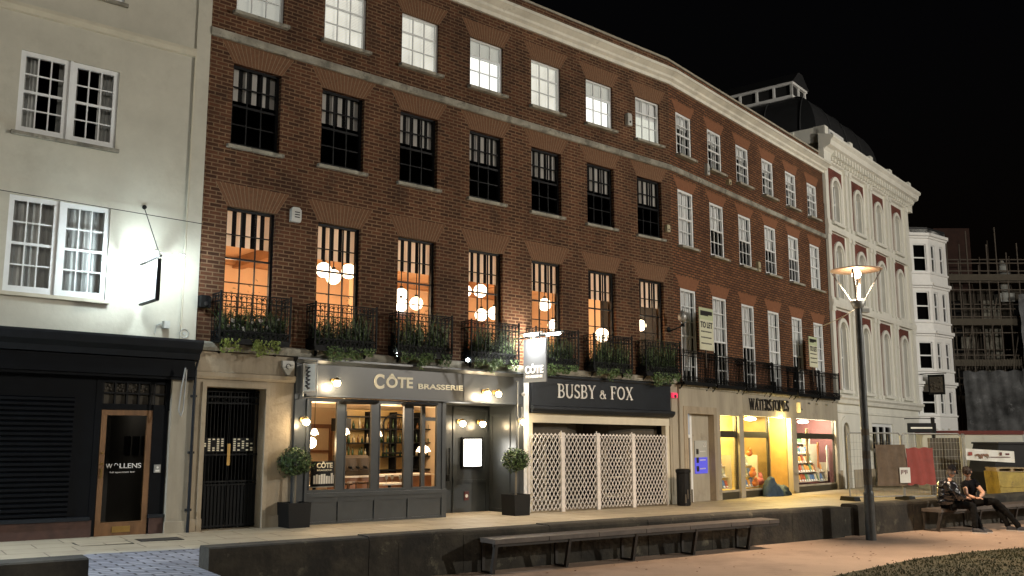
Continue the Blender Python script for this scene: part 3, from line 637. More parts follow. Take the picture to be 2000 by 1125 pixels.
# ---------------- gated stone doorway
mb = MB()
mb.prism([(-2.50, .1), (-2.2, .1), (-2.2, 2.86), (-1.02, 2.86), (-1.02, .1), (-.42, .1), (-.42, 3.5), (-2.50, 3.5)], -.06, -.004, 'y'); mb.box(-2.26, -2.2, -.004, .36, .1, 2.92); mb.box(-1.02, -.96, -.004, .36, .1, 2.92); mb.box(-2.2, -1.02, -.004, .36, 2.86, 2.92); mb.build('stone_surround', 'stone_warm', T1, shear=0)
mb = MB(); mb.profile([(.0, 3.0), (.1, 3.0), (.13, 3.05), (.13, 3.12), (0, 3.16)], -2.5, -.42); mb.box(-2.28, -2.2, -.10, -.055, .2, 2.94); mb.box(-1.02, -.94, -.10, -.055, .2, 2.94); mb.box(-2.2, -1.02, -.10, -.055, 2.86, 2.94)
mb.box(-2.5, -2.18, -.09, -.05, .1, .5); mb.box(-.94, -.42, -.09, -.05, .1, .5); mb.build('moulding', 'stone_warm', T1, shear=0)
mb = MB(); room(mb, -2.2, -1.02, .35, 2.2, .2, 2.86); mb.build('porch', 'dark_room', T1, shear=0)
gt = F1.root('iron_gate', -2.2, -.18, .27, 'tall black double gate of iron bars in the stone doorway', 'gate')
for i in (0, 1):
    mb = MB(); x0, x1 = i*.59, i*.59+.585; n = 8
    for k in range(n+1): x = x0+.015+(x1-x0-.03)*k/n; mb.cyl((x, 0, .02), (x, 0, 2.5), .011, n=6)
    for z in (.06, .8, .86, 1.35, 2.3, 2.42, 2.52): mb.box(x0, x1, -.012, .012, z-.015, z+.015)
    for k in range(5):
        c = x0+.07+k*.11
        for (zz) in (.83, 2.36): mb.tube([(c+.05*cos(a*pi/4), 0, zz+.045*sin(a*pi/4)) for a in range(9)], .006, n=4)
    mb.box(x0+.01, x1-.01, .01, .02, .03, .8); mb.build('gate_leaf', 'iron', gt)
mb = MB(); mb.box(.56, .62, -.03, -.012, 1.15, 1.55); mb.build('lock_plate', 'brass', gt)
for i, x0 in enumerate((.1, .68)):
    random.seed(i+2); mb = MB(); mb.box(x0-.02, x0+.41, -.0165, -.013, 1.40, 1.66, 1)
    for k in range(5):
        for j in range(6): 
            if random.random() < .7: mb.box(x0+k*.085, x0+k*.085+.045, -.022, -.016, 1.42+j*.04, 1.445+j*.04)
    mb.build('pierced_panel', ['letter_cream', 'iron'], gt)
# alarm box and cctv
al = F1.root('alarm_box', -.62, .0, 6.2, 'white alarm box with black lettering on the brick between the first two lit windows', 'alarm box')
mb = MB(); mb.prism([(0, 0), (.2, -.0), (.22, .06), (.22, .25), (.17, .3), (.04, .3), (0, .25)], -.09, 0, 'y'); mb.build('case', 'plastic_white', al)
mb = MB()
for z in (.09, .14, .19): mb.box(.07, .18, -.093, -.089, z, z+.022)
mb.build('lettering', 'letter_dark', al)
al2 = F1.root('alarm_box', -.72, .06, 3.14, 'pale shield-shaped alarm box on the stone lintel beside the brasserie', 'alarm box')
mb = MB(); mb.prism([(0, .28), (0, .15), (.11, 0), (.14, 0), (.25, .15), (.25, .28)], -.08, 0, 'y'); mb.build('case', 'plastic_white', al2)
mb = MB(); mb.tube([(.125+.05*cos(a), -.084, .17+.05*sin(a)) for a in [i*.6 for i in range(9)]], .008, n=4); mb.build('emblem', 'letter_dark', al2)
def small_box(F, u, z, w_, h_, d_, m, label, cat='sensor box', n=0.):
    o = F.root('sensor_box', u, n, z, label, cat)
    mb = MB(); mb.prism([(0, 0), (w_, 0), (w_, h_*.85), (w_*.8, h_), (0, h_)], -d_, 0, 'y'); mb.build('case', m, o)
    mb = MB(); mb.cyl((w_/2, -d_-.012, h_*.3), (w_/2, -d_+.001, h_*.3), w_*.2, n=8); mb.build('lens', 'letter_dark', o); return o
small_box(F1, 9.42, 10.5, .16, .34, .12, 'plastic_white', 'white box fixed left of the lit top window nearest the bend')
small_box(F1, 11.0, 7.76, .12, .2, .1, 'ivory_plastic', 'small cream box on the brick at the bend between the two terraces')
small_box(F2, 2.1, 9.95, .15, .34, .1, 'plastic_white', 'white box under the second small top window of the red brick terrace')
small_box(F2, 3.5, 9.95, .16, .16, .12, 'ivory_plastic', 'small cream sensor under the third top window of the red brick terrace')
small_box(F2, 5.45, 7.45, .17, .32, .1, 'ivory_plastic', 'yellowish box between the third and fourth middle-floor windows')
small_box(F1, -2.42, 4.3, .2, .22, .16, 'iron', 'black floodlight on the brick beside the leftmost balcony', 'floodlight')
# corner lantern on curled bracket
cl = F1.root('wall_lamp', 11.05, 0, 5.05, 'unlit black globe lamp on a curled iron arm at the bend in the terrace', 'wall lamp')
mb = MB(); mb.cyl((0, 0, -.05), (0, -.02, -.05), .08, n=12); mb.tube([(0, 0, -.1), (.0, -.2, -.06), (0, -.42, 0), (0, -.5, .04)], .02, n=8); mb.cyl((0, -.5, 0), (0, -.5, .08), .06, .04); mb.build('bracket', 'iron', cl)
mb = MB(); mb.sphere((0, -.5, .26), .13, 14, sz=1.15); mb.cyl((0, -.5, .40), (0, -.5, .48), .05, .01); mb.build('lantern', 'steel', cl)

# ================================================================= BRASSERIE GROUND FLOOR
# opening -.4 .. 5.6 ; structure of the shopfront
def fpart(name, m, fn, F=F1, T=T1):
    mb = MB(); fn(mb); return mb.build(name, m, T, shear=F.s0)
def f_(mb):
    mb.box(-.42, -.1, -.10, .12, .2, 2.80); mb.box(-.42, -.36, -.13, -.10, .2, 2.7); mb.box(-.16, -.10, -.13, -.10, .2, 2.7); mb.box(-.44, -.08, -.15, -.10, .2, .55)
fpart('pilaster', 'grey_paint', f_)
def f_(mb):
    mb.box(5.32, 5.46, -.10, .95, .15, 2.80); mb.box(5.46, 5.58, -.08, .12, .15, 3.4)
fpart('pilaster', 'grey_paint', f_)
def f_(mb):
    mb.box(-.2, 5.46, -.12, .10, 2.80, 3.40); mb.box(3.745, 3.76, -.124, -.12, 2.80, 3.40, 1)
    mb.box(-.42, -.2, -.14, .10, 2.80, 3.40, 1)
fpart('fascia', ['fascia_grey', 'grey_paint'], f_)
def f_(mb):
    mb.profile([(0, 3.40), (.16, 3.40), (.22, 3.46), (.24, 3.51), (0, 3.515)], -.45, 5.55); mb.profile([(.12, 2.74), (.16, 2.76), (.16, 2.80), (.12, 2.80)], -.2, 5.46)
    mb.box(-.45, 5.55, -.25, -.235, 3.46, 3.50)
fpart('fascia_cornice', 'grey_paint', f_)
# stall riser with four sunk panels
def f_(mb):
    mb.box(-.1, 3.30, -.06, .12, .15, .80)
    mb.box(-.1, 3.32, -.12, .12, .80, .88)
    for x in (-.1, .62, 1.47, 2.30, 3.19): mb.box(x, x+.11, -.085, -.06, .15, .80)
    for z0, z1 in ((.15, .33), (.70, .80)): mb.box(.01, 3.19, -.083, -.06, z0, z1)
fpart('stall_riser', 'grey_paint', f_)
# shop windows: four separate framed lights
XS = [(-.1, .66), (.66, 1.49), (1.49, 2.32), (2.32, 3.20)]
PX = [(-.04, .58), (.76, 1.40), (1.58, 2.22), (2.42, 3.08)]
for (a, b), (c, d) in zip(XS, PX):
    mb = MB(); y0, y1 = -.05, .03
    mb.box(a, c, y0, y1, .88, 2.74); mb.box(d, b, y0, y1, .88, 2.74); mb.box(c, d, y0, y1, .88, .94); mb.box(c, d, y0, y1, 2.66, 2.74)
    mb.box(c, c+.02, y0-.012, y0, .94, 2.66); mb.box(d-.02, d, y0-.012, y0, .94, 2.66)
    w_ = mb.build('shop_window', 'grey_paint', T1, shear=0)
    g = MB(); g.add([(c, 0, .94), (d, 0, .94), (d, 0, 2.66), (c, 0, 2.66)], [(0, 1, 2, 3)]); g.build('pane', 'glass', w_, shear=0)
fpart('corner_post', 'grey_paint', lambda mb: (mb.box(3.2, 3.32, -.08, .9, .15, .8), mb.box(3.2, 3.30, -.07, .06, .8, 2.80)))
# return glass into the porch and door
def f_(mb):
    mb.box(3.32, 3.42, .86, .92, .15, 2.74); mb.box(4.0, 4.12, .86, .92, .15, 2.74); mb.box(3.42, 4.0, .86, .92, .15, .86); mb.box(3.42, 4.0, .86, .92, 2.36, 2.44)
    mb.box(3.50, 3.92, .85, .86, .28, .74)
dr = fpart('door', 'grey_paint', f_)
g = MB(); g.add([(3.42, .89, .86), (4.0, .89, .86), (4.0, .89, 2.7), (3.42, .89, 2.7)], [(0, 1, 2, 3)]); g.build('door_glass', 'glass', dr, shear=0)
g = MB(); g.cyl((4.07, .80, 1.15), (4.07, .80, 1.75), .02, n=8); g.box(4.02, 4.10, .82, .86, 1.0, 1.14); g.build('handle', 'iron', dr, shear=0)
def f_(mb):
    mb.box(4.12, 5.34, .86, .94, .15, 2.80); mb.box(4.2, 5.26, .835, .86, .95, 1.02); mb.box(4.2, 4.26, .835, .86, .2, 2.7); mb.box(5.2, 5.26, .835, .86, .2, 2.7); mb.box(4.2, 5.26, .835, .86, .2, .28); mb.box(4.2, 5.26, .835, .86, 2.62, 2.7)
fpart('porch_panel', 'grey_paint', f_)
fpart('porch_ceiling', 'grey_paint', lambda mb: (mb.box(3.2, 5.4, .1, .95, 2.74, 2.80),))
fpart('side_panel', 'grey_paint', lambda mb: (mb.box(5.30, 5.318, .1, .8, .3, .36), mb.box(5.30, 5.318, .1, .8, 2.5, 2.56), mb.box(5.30, 5.318, .1, .16, .36, 2.5), mb.box(5.30, 5.318, .74, .8, .36, 2.5)))
# fascia lettering
sg = F1.root('shop_sign', 1.38, .125, 2.98, 'cream CÔTE BRASSERIE lettering along the lit grey fascia', 'shop sign')
text('lettering', 'C', .30, 'letter_cream', sg, (0, 0, 0), bold=.012, width=.25); text('lettering', 'ÔTE', .225, 'letter_cream', sg, (.30, 0, .03), bold=.010, width=.68)
text('lettering', 'BRASSERIE', .11, 'letter_cream', sg, (1.12, 0, .02), bold=.004, width=1.22)
# sconce pairs on the fascia
def sconce(u, z, n, label, power, group, two=True, col=(1, .72, .42), r=.07):
    s_ = F1.root('wall_lamp', u, n, z, label, 'wall lamp', group)
    mb = MB(); mb.cyl((0, 0, 0), (0, -.03, 0), .05, n=10); mb.tube([(0, 0, 0), (0, -.12, .05), (0, -.18, .03)], .012, n=6); mb.cyl((0, -.18, .06), (0, -.18, .0), .02, .05, n=10); mb.build('bracket', 'brass', s_)
    mb = MB(); mb.sphere((0, -.18, -.05), r, 12); mb.build('bulb', 'bulb_shop', s_)
    light('lamp_light', (0, -.22, -.10), power, col, s_, size=.07); return s_
G = 'warm bulbs lighting the brasserie front'
sconce(.40, 3.08, .12, 'glowing bulb at the left end of the brasserie fascia', 75, G, col=(1, .78, .5)); sconce(4.30, 3.02, .12, 'left of the two glowing bulbs at the right end of the brasserie fascia', 70, G, col=(1, .78, .5)); sconce(4.62, 3.02, .12, 'right of the two glowing bulbs at the right end of the brasserie fascia', 60, G, col=(1, .78, .5))
sconce(-.26, 2.30, .12, 'glowing bulb on the grey pilaster left of the brasserie window', 26, G)
sconce(5.42, 2.40, .10, 'glowing bulb hanging on the pilaster beside the white pier', 34, G, r=.08)
sconce(4.35, 2.36, -.84, 'left glowing bulb above the menu case in the brasserie porch', 16, G, r=.075); sconce(4.95, 2.36, -.84, 'right glowing bulb above the menu case in the brasserie porch', 16, G, r=.075)
for u, z, lab in [(1.85, 3.62, 'tiny white spotlight on the ledge below the third balcony'), (3.75, 3.62, 'tiny white spotlight on the ledge between the third and fourth balconies'), (-.42+.3, 3.62, 'small dark uplighter on the ledge below the second balcony')][:2]:
    s_ = F1.root('spotlight', u, .2, z, lab, 'spotlight'); mb = MB(); mb.cyl((0, 0, 0), (0, -.04, .06), .035, .045, n=10); mb.build('housing', 'iron', s_)
    mb = MB(); mb.sphere((0, -.06, .075), .04, 10); mb.build('bulb', 'tube_white', s_)
# two infra-red heaters under the fascia
for u, lab in ((.95, 'black bar heater under the fascia over the second brasserie window'), (2.45, 'black bar heater under the fascia over the fourth brasserie window')):
    h_ = F1.root('bar_heater', u, .14, 2.72, lab, 'heater', 'bar heaters under the fascia'); mb = MB()
    mb.prism([(-.2, 0), (-.22, -.05), (-.06, -.09), (-.04, -.03)], -.42, .42, 'x'); mb.build('housing', 'iron', h_)
    mb = MB(); mb.cyl((-.3, 0, .02), (-.3, -.12, -.02), .012); mb.cyl((.3, 0, .02), (.3, -.12, -.02), .012); mb.build('bracket', 'steel', h_)
# projecting banner sign at left end: white panel with a black scroll motif in an iron frame
b_ = F1.root('projecting_sign', -.28, .14, 2.78, 'narrow white projecting panel with black script in a wire frame left of the fascia', 'sign')
mb = MB(); mb.box(-.012, .012, -.50, -.06, .06, .58); mb.build('panel', 'paper', b_)
mb = MB()
for y in (-.55, -.02): mb.cyl((0, y, -.06), (0, y, .62), .012, n=6)
for z in (.62, -.06): mb.cyl((0, -.55, z), (0, .0, z), .012, n=6)
mb.build('wire_frame', 'steel', b_)
mb = MB(); random.seed(5)
pts_ = [(-.016, -.22-.12*sin(i*1.9)*cos(i*.6), .10+i*.016) for i in range(28)]; mb.tube(pts_, .013, n=4); mb.build('script', 'letter_dark', b_)
# dangling rope-and-hook ornament at the right end
b_ = F1.root('hanging_cable', 5.2, .14, 1.7, 'pale looped cable and hooks hanging down the right pilaster of the brasserie', 'cable')
b_ = None
mb = MB(); q = F1.w(5.38, .16, 0)
mb.tube([(0, 0, 3.3), (0, -.05, 3.3), (0, -.05, 2.5), (.05, -.07, 2.35), (.13, -.06, 2.5), (.13, -.05, 2.7)], .012, n=5); mb.tube([(.1, -.05, 2.45), (.02, -.04, 2.2), (.03, -.04, 1.7)], .010, n=5); mb.sphere((.16, -.06, 3.0), .045, 8)
bpy.data.objects['hanging_cable'].location = F1.w(5.30, .14, 0); mb.build('cable', 'steel', bpy.data.objects['hanging_cable'])
# menu case
mc = F1.root('menu_case', 4.42, -.835, 1.28, 'bright white lit menu case in the brasserie porch', 'menu case')
mb = MB(); mb.box(0, .62, -.07, 0, 0, .72); mb.build('case', 'iron', mc)
mb = MB(); mb.box(.05, .57, -.075, -.0705, .05, .67); mb.build('lit_menu', 'menu_glow', mc)
light('case_light', (.31, -.2, .36), 7, (1, .95, .85), mc, 'AREA', size=.4, rot=(radians(-90), 0, 0))
for u, z, lab in ((3.52, .62, 'small pale notice low on the brasserie door'), (4.55, .55, 'small red-framed oval plate low on the porch panel')):
    o = F1.root('notice_plate', u, -.85 if u < 4 else -.86, z, lab, 'notice'); mb = MB(); mb.box(0, .13, -.022, 0, 0, .13 if u < 4 else .2); mb.build('plate', 'paper' if u < 4 else 'dark_red', o)
    mb = MB(); mb.cyl((.065, -.026, .07 if u < 4 else .1), (.065, -.022, .07 if u < 4 else .1), .04, n=12); mb.build('symbol', 'letter_dark' if u < 4 else 'paper', o)
# hanging lit sign over the join of the shops
hs = F1.root('hanging_sign', 5.35, .0, 3.26, 'grey hanging sign reading CÔTE BRASSERIE under a bright lamp', 'hanging sign')
mb = MB(); mb.box(-.022, .022, -1.12, -.36, 0, 1.0); mb.build('board', 'sign_grey', hs)
o = text('lettering', 'CÔTE', .17, 'letter_white', hs, (-.024, -.42, .21), bold=.008, width=.62, rz=-pi/2); o = text('lettering', 'BRASSERIE', .06, 'letter_white', hs, (-.024, -.45, .10), bold=.003, width=.56, rz=-pi/2)
mb = MB(); mb.cyl((0, 0, 1.04), (0, -1.5, 1.06), .018, n=8); mb.tube([(0, 0, .6), (0, -.3, 1.0)], .012); mb.cyl((0, 0, .2), (0, -.36, .2), .012); mb.build('arm', 'iron', hs)
mb = MB(); mb.cyl((-.16, -.55, 1.08), (-.16, -1.0, 1.08), .025, n=10); mb.cyl((.16, -.95, 1.08), (.16, -1.4, 1.08), .025, n=10); mb.build('lamp_tube', 'tube_white', hs)
mb = MB(); mb.box(-.2, -.12, -1.12, -.33, 1.11, 1.13); mb.box(.12, .2, -1.47, -.78, 1.11, 1.13); mb.build('lamp_hood', 'steel', hs)
light('sign_light', (-.18, -.73, 1.03), 70, (1, .96, .90), hs, 'AREA', size=.06, size_y=.7); aim(bpy.context.scene.objects['sign_light'], (.25, .1, -1))
light('sign_light', (.2, -.4, .98), 110, (1, .90, .74), hs, size=.12)
# white pier between brasserie and shop
def f_(mb):
    mb.box(5.58, 5.78, -.05, .2, .12, 3.42); mb.box(5.60, 5.64, -.065, -.05, .4, 3.2); mb.box(5.71, 5.75, -.065, -.05, .4, 3.2); mb.box(5.56, 5.80, -.08, -.05, .12, .42)
fpart('pilaster', 'white_wood', f_)
# ---------------- brasserie interior
def f_(mb):
    for a, b, c, d in ((-.35, 3.19, .06, .95), (-.35, 5.28, .95, 4.4)):
        for z, f in ((.16, (0, 1, 2, 3)), (2.9, (3, 2, 1, 0))): mb.add([(a, c, z), (b, c, z), (b, d, z), (a, d, z)], [f])
    for (x0, y0), (x1, y1) in (((-.35, .06), (-.35, 4.4)), ((-.35, 4.4), (5.28, 4.4)), ((5.28, 4.4), (5.28, .95)), ((5.28, .95), (4.0, .95))): mb.add([(x0, y0, .16), (x1, y1, .16), (x1, y1, 2.9), (x0, y0, 2.9)], [(0, 1, 2, 3)])
fpart('shop_interior', 'room_plaster', f_)
mb = MB(); mb.box(-.33, 5.27, .96, 4.39, .17, .20); mb.box(-.33, 3.18, .07, .96, .17, .20); mb.build('shop_floor', 'bar_wood', T1, shear=0)
light('shop_light', (1.2, 1.6, 2.5), 60, (1, .76, .48), T1, size=.25); light('shop_light', (3.2, 2.0, 2.5), 70, (1, .78, .52), T1, size=.25); light('shop_light', (4.4, 2.2, 2.5), 22, (1, .78, .52), T1, size=.25)
def inpend(u, z, n, label):
    g = F1.root('pendant_lamp', u, n, z, label, 'pendant lamp', 'small pendants inside the brasserie')
    mb = MB(); mb.cyl((0, 0, .12), (0, 0, 2.88-z), .006, n=5); mb.build('cord', 'iron', g)
    mb = MB(); mb.lathe([(.03, .12), (.05, .10), (.09, 0)], n=14); mb.build('shade', 'globe_glow', g)
    mb = MB(); mb.sphere((0, 0, .02), .045, 10); mb.build('bulb', 'bulb_shop', g)
inpend(.55, 2.02, -.8, 'conical lit pendant in the leftmost brasserie window'); inpend(1.30, 2.04, -.8, 'conical lit pendant in the second brasserie window'); inpend(2.12, 2.0, -.8, 'small lit pendant in the third brasserie window')
g = F1.root('pendant_lamp', 4.2, -2.0, 1.65, 'white dome lamp glowing in the fourth brasserie window', 'pendant lamp', 'small pendants inside the brasserie')
mb = MB(); mb.cyl((0, 0, .15), (0, 0, 1.2), .008, n=5); mb.build('cord', 'iron', g); mb = MB(); mb.lathe([(.02, .16), (.12, .11), (.18, 0), (.17, 0)], n=16); mb.sphere((0, 0, .02), .12, 12, sz=.5); mb.build('shade', 'globe_glow', g)
g = F1.root('wall_lamp', .0, -.4, 1.85, 'bright lamp low in the leftmost brasserie window', 'wall lamp'); mb = MB(); mb.sphere((.25, .0, 0), .11, 12); mb.build('bulb', 'bulb_shop', g); mb = MB(); mb.tube([(0, 0, .1), (.15, 0, .12), (.25, 0, .08)], .012); mb.build('bracket', 'brass', g)
light('lamp_light', (.25, 0, -.12), 10, (1, .65, .32), g, size=.06)
# back bar: shelves with bottles, counter, machine
bb = F1.root('bar_shelving', 2.75, -3.2, .2, 'dark shelving of bottles and glasses behind the brasserie bar', 'shelving')
mb = MB()
for z in (.95, 1.28, 1.62, 1.96, 2.26): mb.box(0, 2.9, -.02, .28, z, z+.03)
for x in (0, .72, 1.45, 2.18, 2.87): mb.box(x, x+.03, -.02, .28, 0, 2.4)
mb.build('shelf', 'iron', bb); mb = MB(); mb.box(0, 2.9, .28, .30, 0, 2.45); mb.build('back_panel', 'wood_panel', bb)
mb = MB(); mb.box(0, 2.9, -.05, .27, 0, .9); mb.build('cupboard', 'bar_wood', bb)
def bottle_kit(m, h, r):
    mb = MB(); mb.lathe([(.001, 0), (r, 0), (r, h*.58), (r*.35, h*.74), (r*.32, h), (.001, h)], n=8); o = mb.build('bottle', m); return o
kits = [bottle_kit('bottle%d' % i, .26+.02*i, .036) for i in range(4)]; fresh = [True]*4
random.seed(9)
for z in (1.31, 1.65, 1.99):
    for k in range(22):
        x = 2.8+k*.125+random.uniform(-.02, .02); i = random.randrange(4); o = kits[i] if fresh[i] else kits[i].copy()
        if not fresh[i]: COL.objects.link(o)
        fresh[i] = False; q_ = random.uniform(.62, 1.08); o.scale = (random.uniform(.7, 1.1),)*2+(q_,); p_ = F1.w(x, -3.25-random.random()*.1, z+.20-.01); o.location = p_
        sh_ = {1.31: 'lowest', 1.65: 'middle', 1.99: 'upper'}[z]
        tag(o, '%s bottle in the row on the %s shelf behind the bar' % (['dark green', 'amber', 'pale', 'olive'][i], sh_), 'bottle', 'bottles on the bar shelves')
ct = F1.root('bar_counter', 2.0, -2.2, .2, 'bar counter with a white top seen through the second and third windows', 'counter')
mb = MB(); mb.box(0, 2.6, 0, .5, 0, .86); mb.build('cabinet', 'bar_wood', ct); mb = MB(); mb.box(-.05, 2.65, -.05, .55, .86, .90); mb.build('worktop', 'tablecloth', ct)
cf = F1.root('coffee_machine', 2.1, -2.25, 1.10, 'polished metal coffee machine on the bar counter', 'coffee machine')
mb = MB(); mb.prism([(-.0, 0), (-.05, .12), (.0, .4), (.1, .46), (.4, .46), (.45, 0)], 0, .75, 'x'); mb.build('body', 'machine_metal', cf)
mb = MB()
for x in (.18, .38, .58): mb.cyl((x, -.03, .2), (x, -.12, .18), .03, n=8); mb.cyl((x, -.1, .17), (x, -.22, .15), .012, n=6)
mb.build('group_head', 'iron', cf)
mb = MB(); mb.lathe([(.14, 0), (.17, .05), (.05, .2), (.001, .21)], (.35, .22, .46), 14); mb.build('dome', 'brass', cf)
mo = F1.root('monitor', 2.3, -2.9, 2.12, 'black screen box high above the bar in the second window', 'monitor'); mb = MB(); mb.box(0, .42, 0, .2, 0, .3); mb.build('case', 'black_wood', mo); mb = MB(); mb.cyl((.2, .1, .3), (.2, .1, .6), .02); mb.build('bracket', 'iron', mo)
mir = F1.root('bottle_rack', 3.75, -3.05, 1.6, 'arched black iron rack in front of the bar shelves', 'rack'); mb = MB()
mb.tube([(0, 0, 0), (0, 0, .75)]+[(.38-.38*cos(a*pi/8), 0, .75+.2*sin(a*pi/8)) for a in range(9)]+[(.76, 0, 0), (0, 0, 0)], .022, n=6); mb.build('frame', 'iron', mir)
mb = MB(); [mb.cyl((x, 0, .02), (x, 0, .86), .01, n=5) for x in (.2, .38, .56)]; mb.build('bar', 'iron', mir)
fpart('inner_door', 'bar_wood', lambda mb: [mb.box(a, b, 4.32, 4.39, c, d) for a, b, c, d in ((2.35, 2.42, .2, 2.3), (3.0, 3.07, .2, 2.3), (2.42, 3.0, 2.2, 2.3), (2.42, 3.0, 1.0, 1.08), (2.42, 3.0, .2, .5), (2.42, 3.0, 1.6, 1.66))])
fpart('ceiling_moulding', 'room_plaster', lambda mb: (mb.box(-.35, 5.28, 4.2, 4.39, 2.7, 2.88), mb.box(-.35, 5.2, 1.9, 2.1, 2.72, 2.89)))
# tables and chairs near the windows
def table(u, n, label):
    t_ = F1.root('cafe_table', u, n, .2, label, 'table', 'white-topped tables in the brasserie')
    mb = MB(); mb.box(-.36, .36, -.3, .3, .76, .79); mb.build('tabletop', 'tablecloth', t_); mb = MB(); mb.cyl((0, 0, .02), (0, 0, .76), .035); mb.cyl((0, 0, 0), (0, 0, .03), .22, .18, n=14); mb.build('pedestal', 'iron', t_)
    for k, (x, y) in enumerate([(-.15, -.1), (.1, .05), (.18, -.15)]):
        g = F1.root('wine_glass', u+x, n-y, .99, ['wine glass on the left of the ', 'wine glass at the back of the ', 'wine glass at the front right of the '][k]+label, 'glass', 'glasses on the brasserie tables'); mb = MB()
        mb.lathe([(.03, 0), (.004, .006), (.004, .07), (.03, .10), (.035, .14), (.028, .17)], n=10); mb.build('bowl', 'steel', g)
table(.55, -.75, 'white-topped table in the leftmost window'); table(2.5, -.9, 'white-topped table in the third window')
def chair(u, n, rz, label):
    c = F1.root('cafe_chair', u, n, .2, label, 'chair', 'curved-back chairs in the brasserie', rz=rz)
    mb = MB(); mb.box(-.2, .2, -.2, .2, .43, .48); mb.build('seat', 'leather', c)
    mb = MB(); mb.tube([(.22*cos(radians(a)), .22*sin(radians(a)), .80) for a in range(-20, 201, 20)], .03, n=6); mb.tube([(.2, .05, .45), (.22, .0, .8)], .016); mb.tube([(-.2, .05, .45), (-.22, 0, .8)], .016); mb.tube([(0, .2, .45), (0, .22, .8)], .016); mb.build('backrest', 'leather', c)
    for sx, sy in ((-1, -1), (-1, 1), (1, -1), (1, 1)): mb = MB(); mb.cyl((sx*.18, sy*.18, 0), (sx*.16, sy*.16, .44), .016); mb.build('leg', 'bar_wood', c)
chair(1.2, -.6, .6, 'brown curved-back chair in the second brasserie window'); chair(1.75, -1.0, -.4, 'dark curved-back chair between the second and third windows'); chair(.05, -.6, 1.2, 'dark chair at the left edge of the leftmost window')
bd = F1.root('menu_board', .28, -.42, .98, 'dark board reading CÔTE BRASSERIE above a street picture, inside the leftmost window', 'board')
mb = MB(); mb.box(0, .62, 0, .02, 0, .50); mb.build('panel', 'black_wood', bd); text('lettering', 'CÔTE', .10, 'letter_cream', bd, (.13, -.002, .37), bold=.004, width=.36); text('lettering', 'BRASSERIE', .035, 'letter_cream', bd, (.14, -.002, .305), width=.34)
mb = MB(); random.seed(3)
for k in range(9): x = .06+k*.057; mb.box(x, x+.045, -.004, 0, .05, .2+random.random()*.07)
mb.build('picture', 'paper', bd)

# ================================================================= SHOP WITH FOLDING GRILLE
def f_(mb): mb.box(5.8, 10.9, -.14, .1, 2.70, 3.46); mb.profile([(.14, 2.58), (.2, 2.62), (.24, 2.68), (.24, 2.74), (.14, 2.76)], 5.75, 10.96); mb.profile([(.14, 3.42), (.17, 3.46), (.17, 3.5), (0, 3.5)], 5.78, 10.92)
fpart('fascia', 'slate_blue_paint', f_)
sg = F1.root('shop_sign', 6.62, .145, 2.97, 'silver serif BUSBY & FOX lettering on the black fascia', 'shop sign')
serif('lettering', 'BUSBY & FOX', .33, 2.72, 'letter_white', sg, (0, 0, 0), kern=.05, ext=.02, small='')
def f_(mb):
    mb.box(5.78, 10.95, -.04, .12, 2.36, 2.58); mb.box(5.78, 5.92, -.02, .12, .1, 2.36); mb.box(10.8, 10.95, -.02, .12, .1, 2.36)
fpart('shop_frame', 'cream_trim', f_)
def f_(mb):
    mb.box(10.95, 11.28, -.06, .12, .05, 3.5); mb.box(10.92, 11.30, -.09, -.06, .05, .4); mb.box(11.02, 11.21, -.075, -.06, .5, 3.2)
fpart('pilaster', 'stone', f_)
# recessed curved shop window behind the grille
def f_(mb):
    room(mb, 5.8, 10.93, .12, 3.2, .1, 2.58)
fpart('shop_interior', 'dark_room', f_)
def f_(mb):
    pts_ = [(5.95, .3), (7.4, .32), (8.0, .6), (8.3, 1.2), (8.9, 1.25), (9.2, .6), (9.8, .32), (10.8, .3)]
    for (a, b), (c, d) in zip(pts_, pts_[1:]):
        mb.add([(a, b, .1), (c, d, .1), (c, d, .4), (a, b, .4)], [(0, 1, 2, 3)]); mb.add([(a, b, 1.98), (c, d, 1.98), (c, d, 2.36), (a, b, 2.36)], [(0, 1, 2, 3)])
    for x, y in pts_: mb.box(x-.03, x+.03, y-.03, y+.03, .7, 2.0)
    for x in (6.4, 6.9, 9.5, 10.3): mb.box(x-.02, x+.02, .28, .33, .7, 2.0)
fpart('shop_window', 'dull_tan', f_)
# stock glimpsed through the grille: shelf units
for i, (u, lab) in enumerate(((6.3, 'pale display shelf behind the left of the folding grille'), (9.6, 'pale display shelf behind the right of the folding grille'))):
    o = F1.root('display_shelf', u, -1.1, .15, lab, 'shelf', 'shelves behind the folding grille'); mb = MB()
    for z in (.3, .8, 1.3, 1.7): mb.box(0, 1.1, 0, .35, z, z+.03)
    for x in (0, 1.07): mb.box(x, x+.03, 0, .35, 0, 1.9)
    mb.build('shelf', 'cream_trim', o)
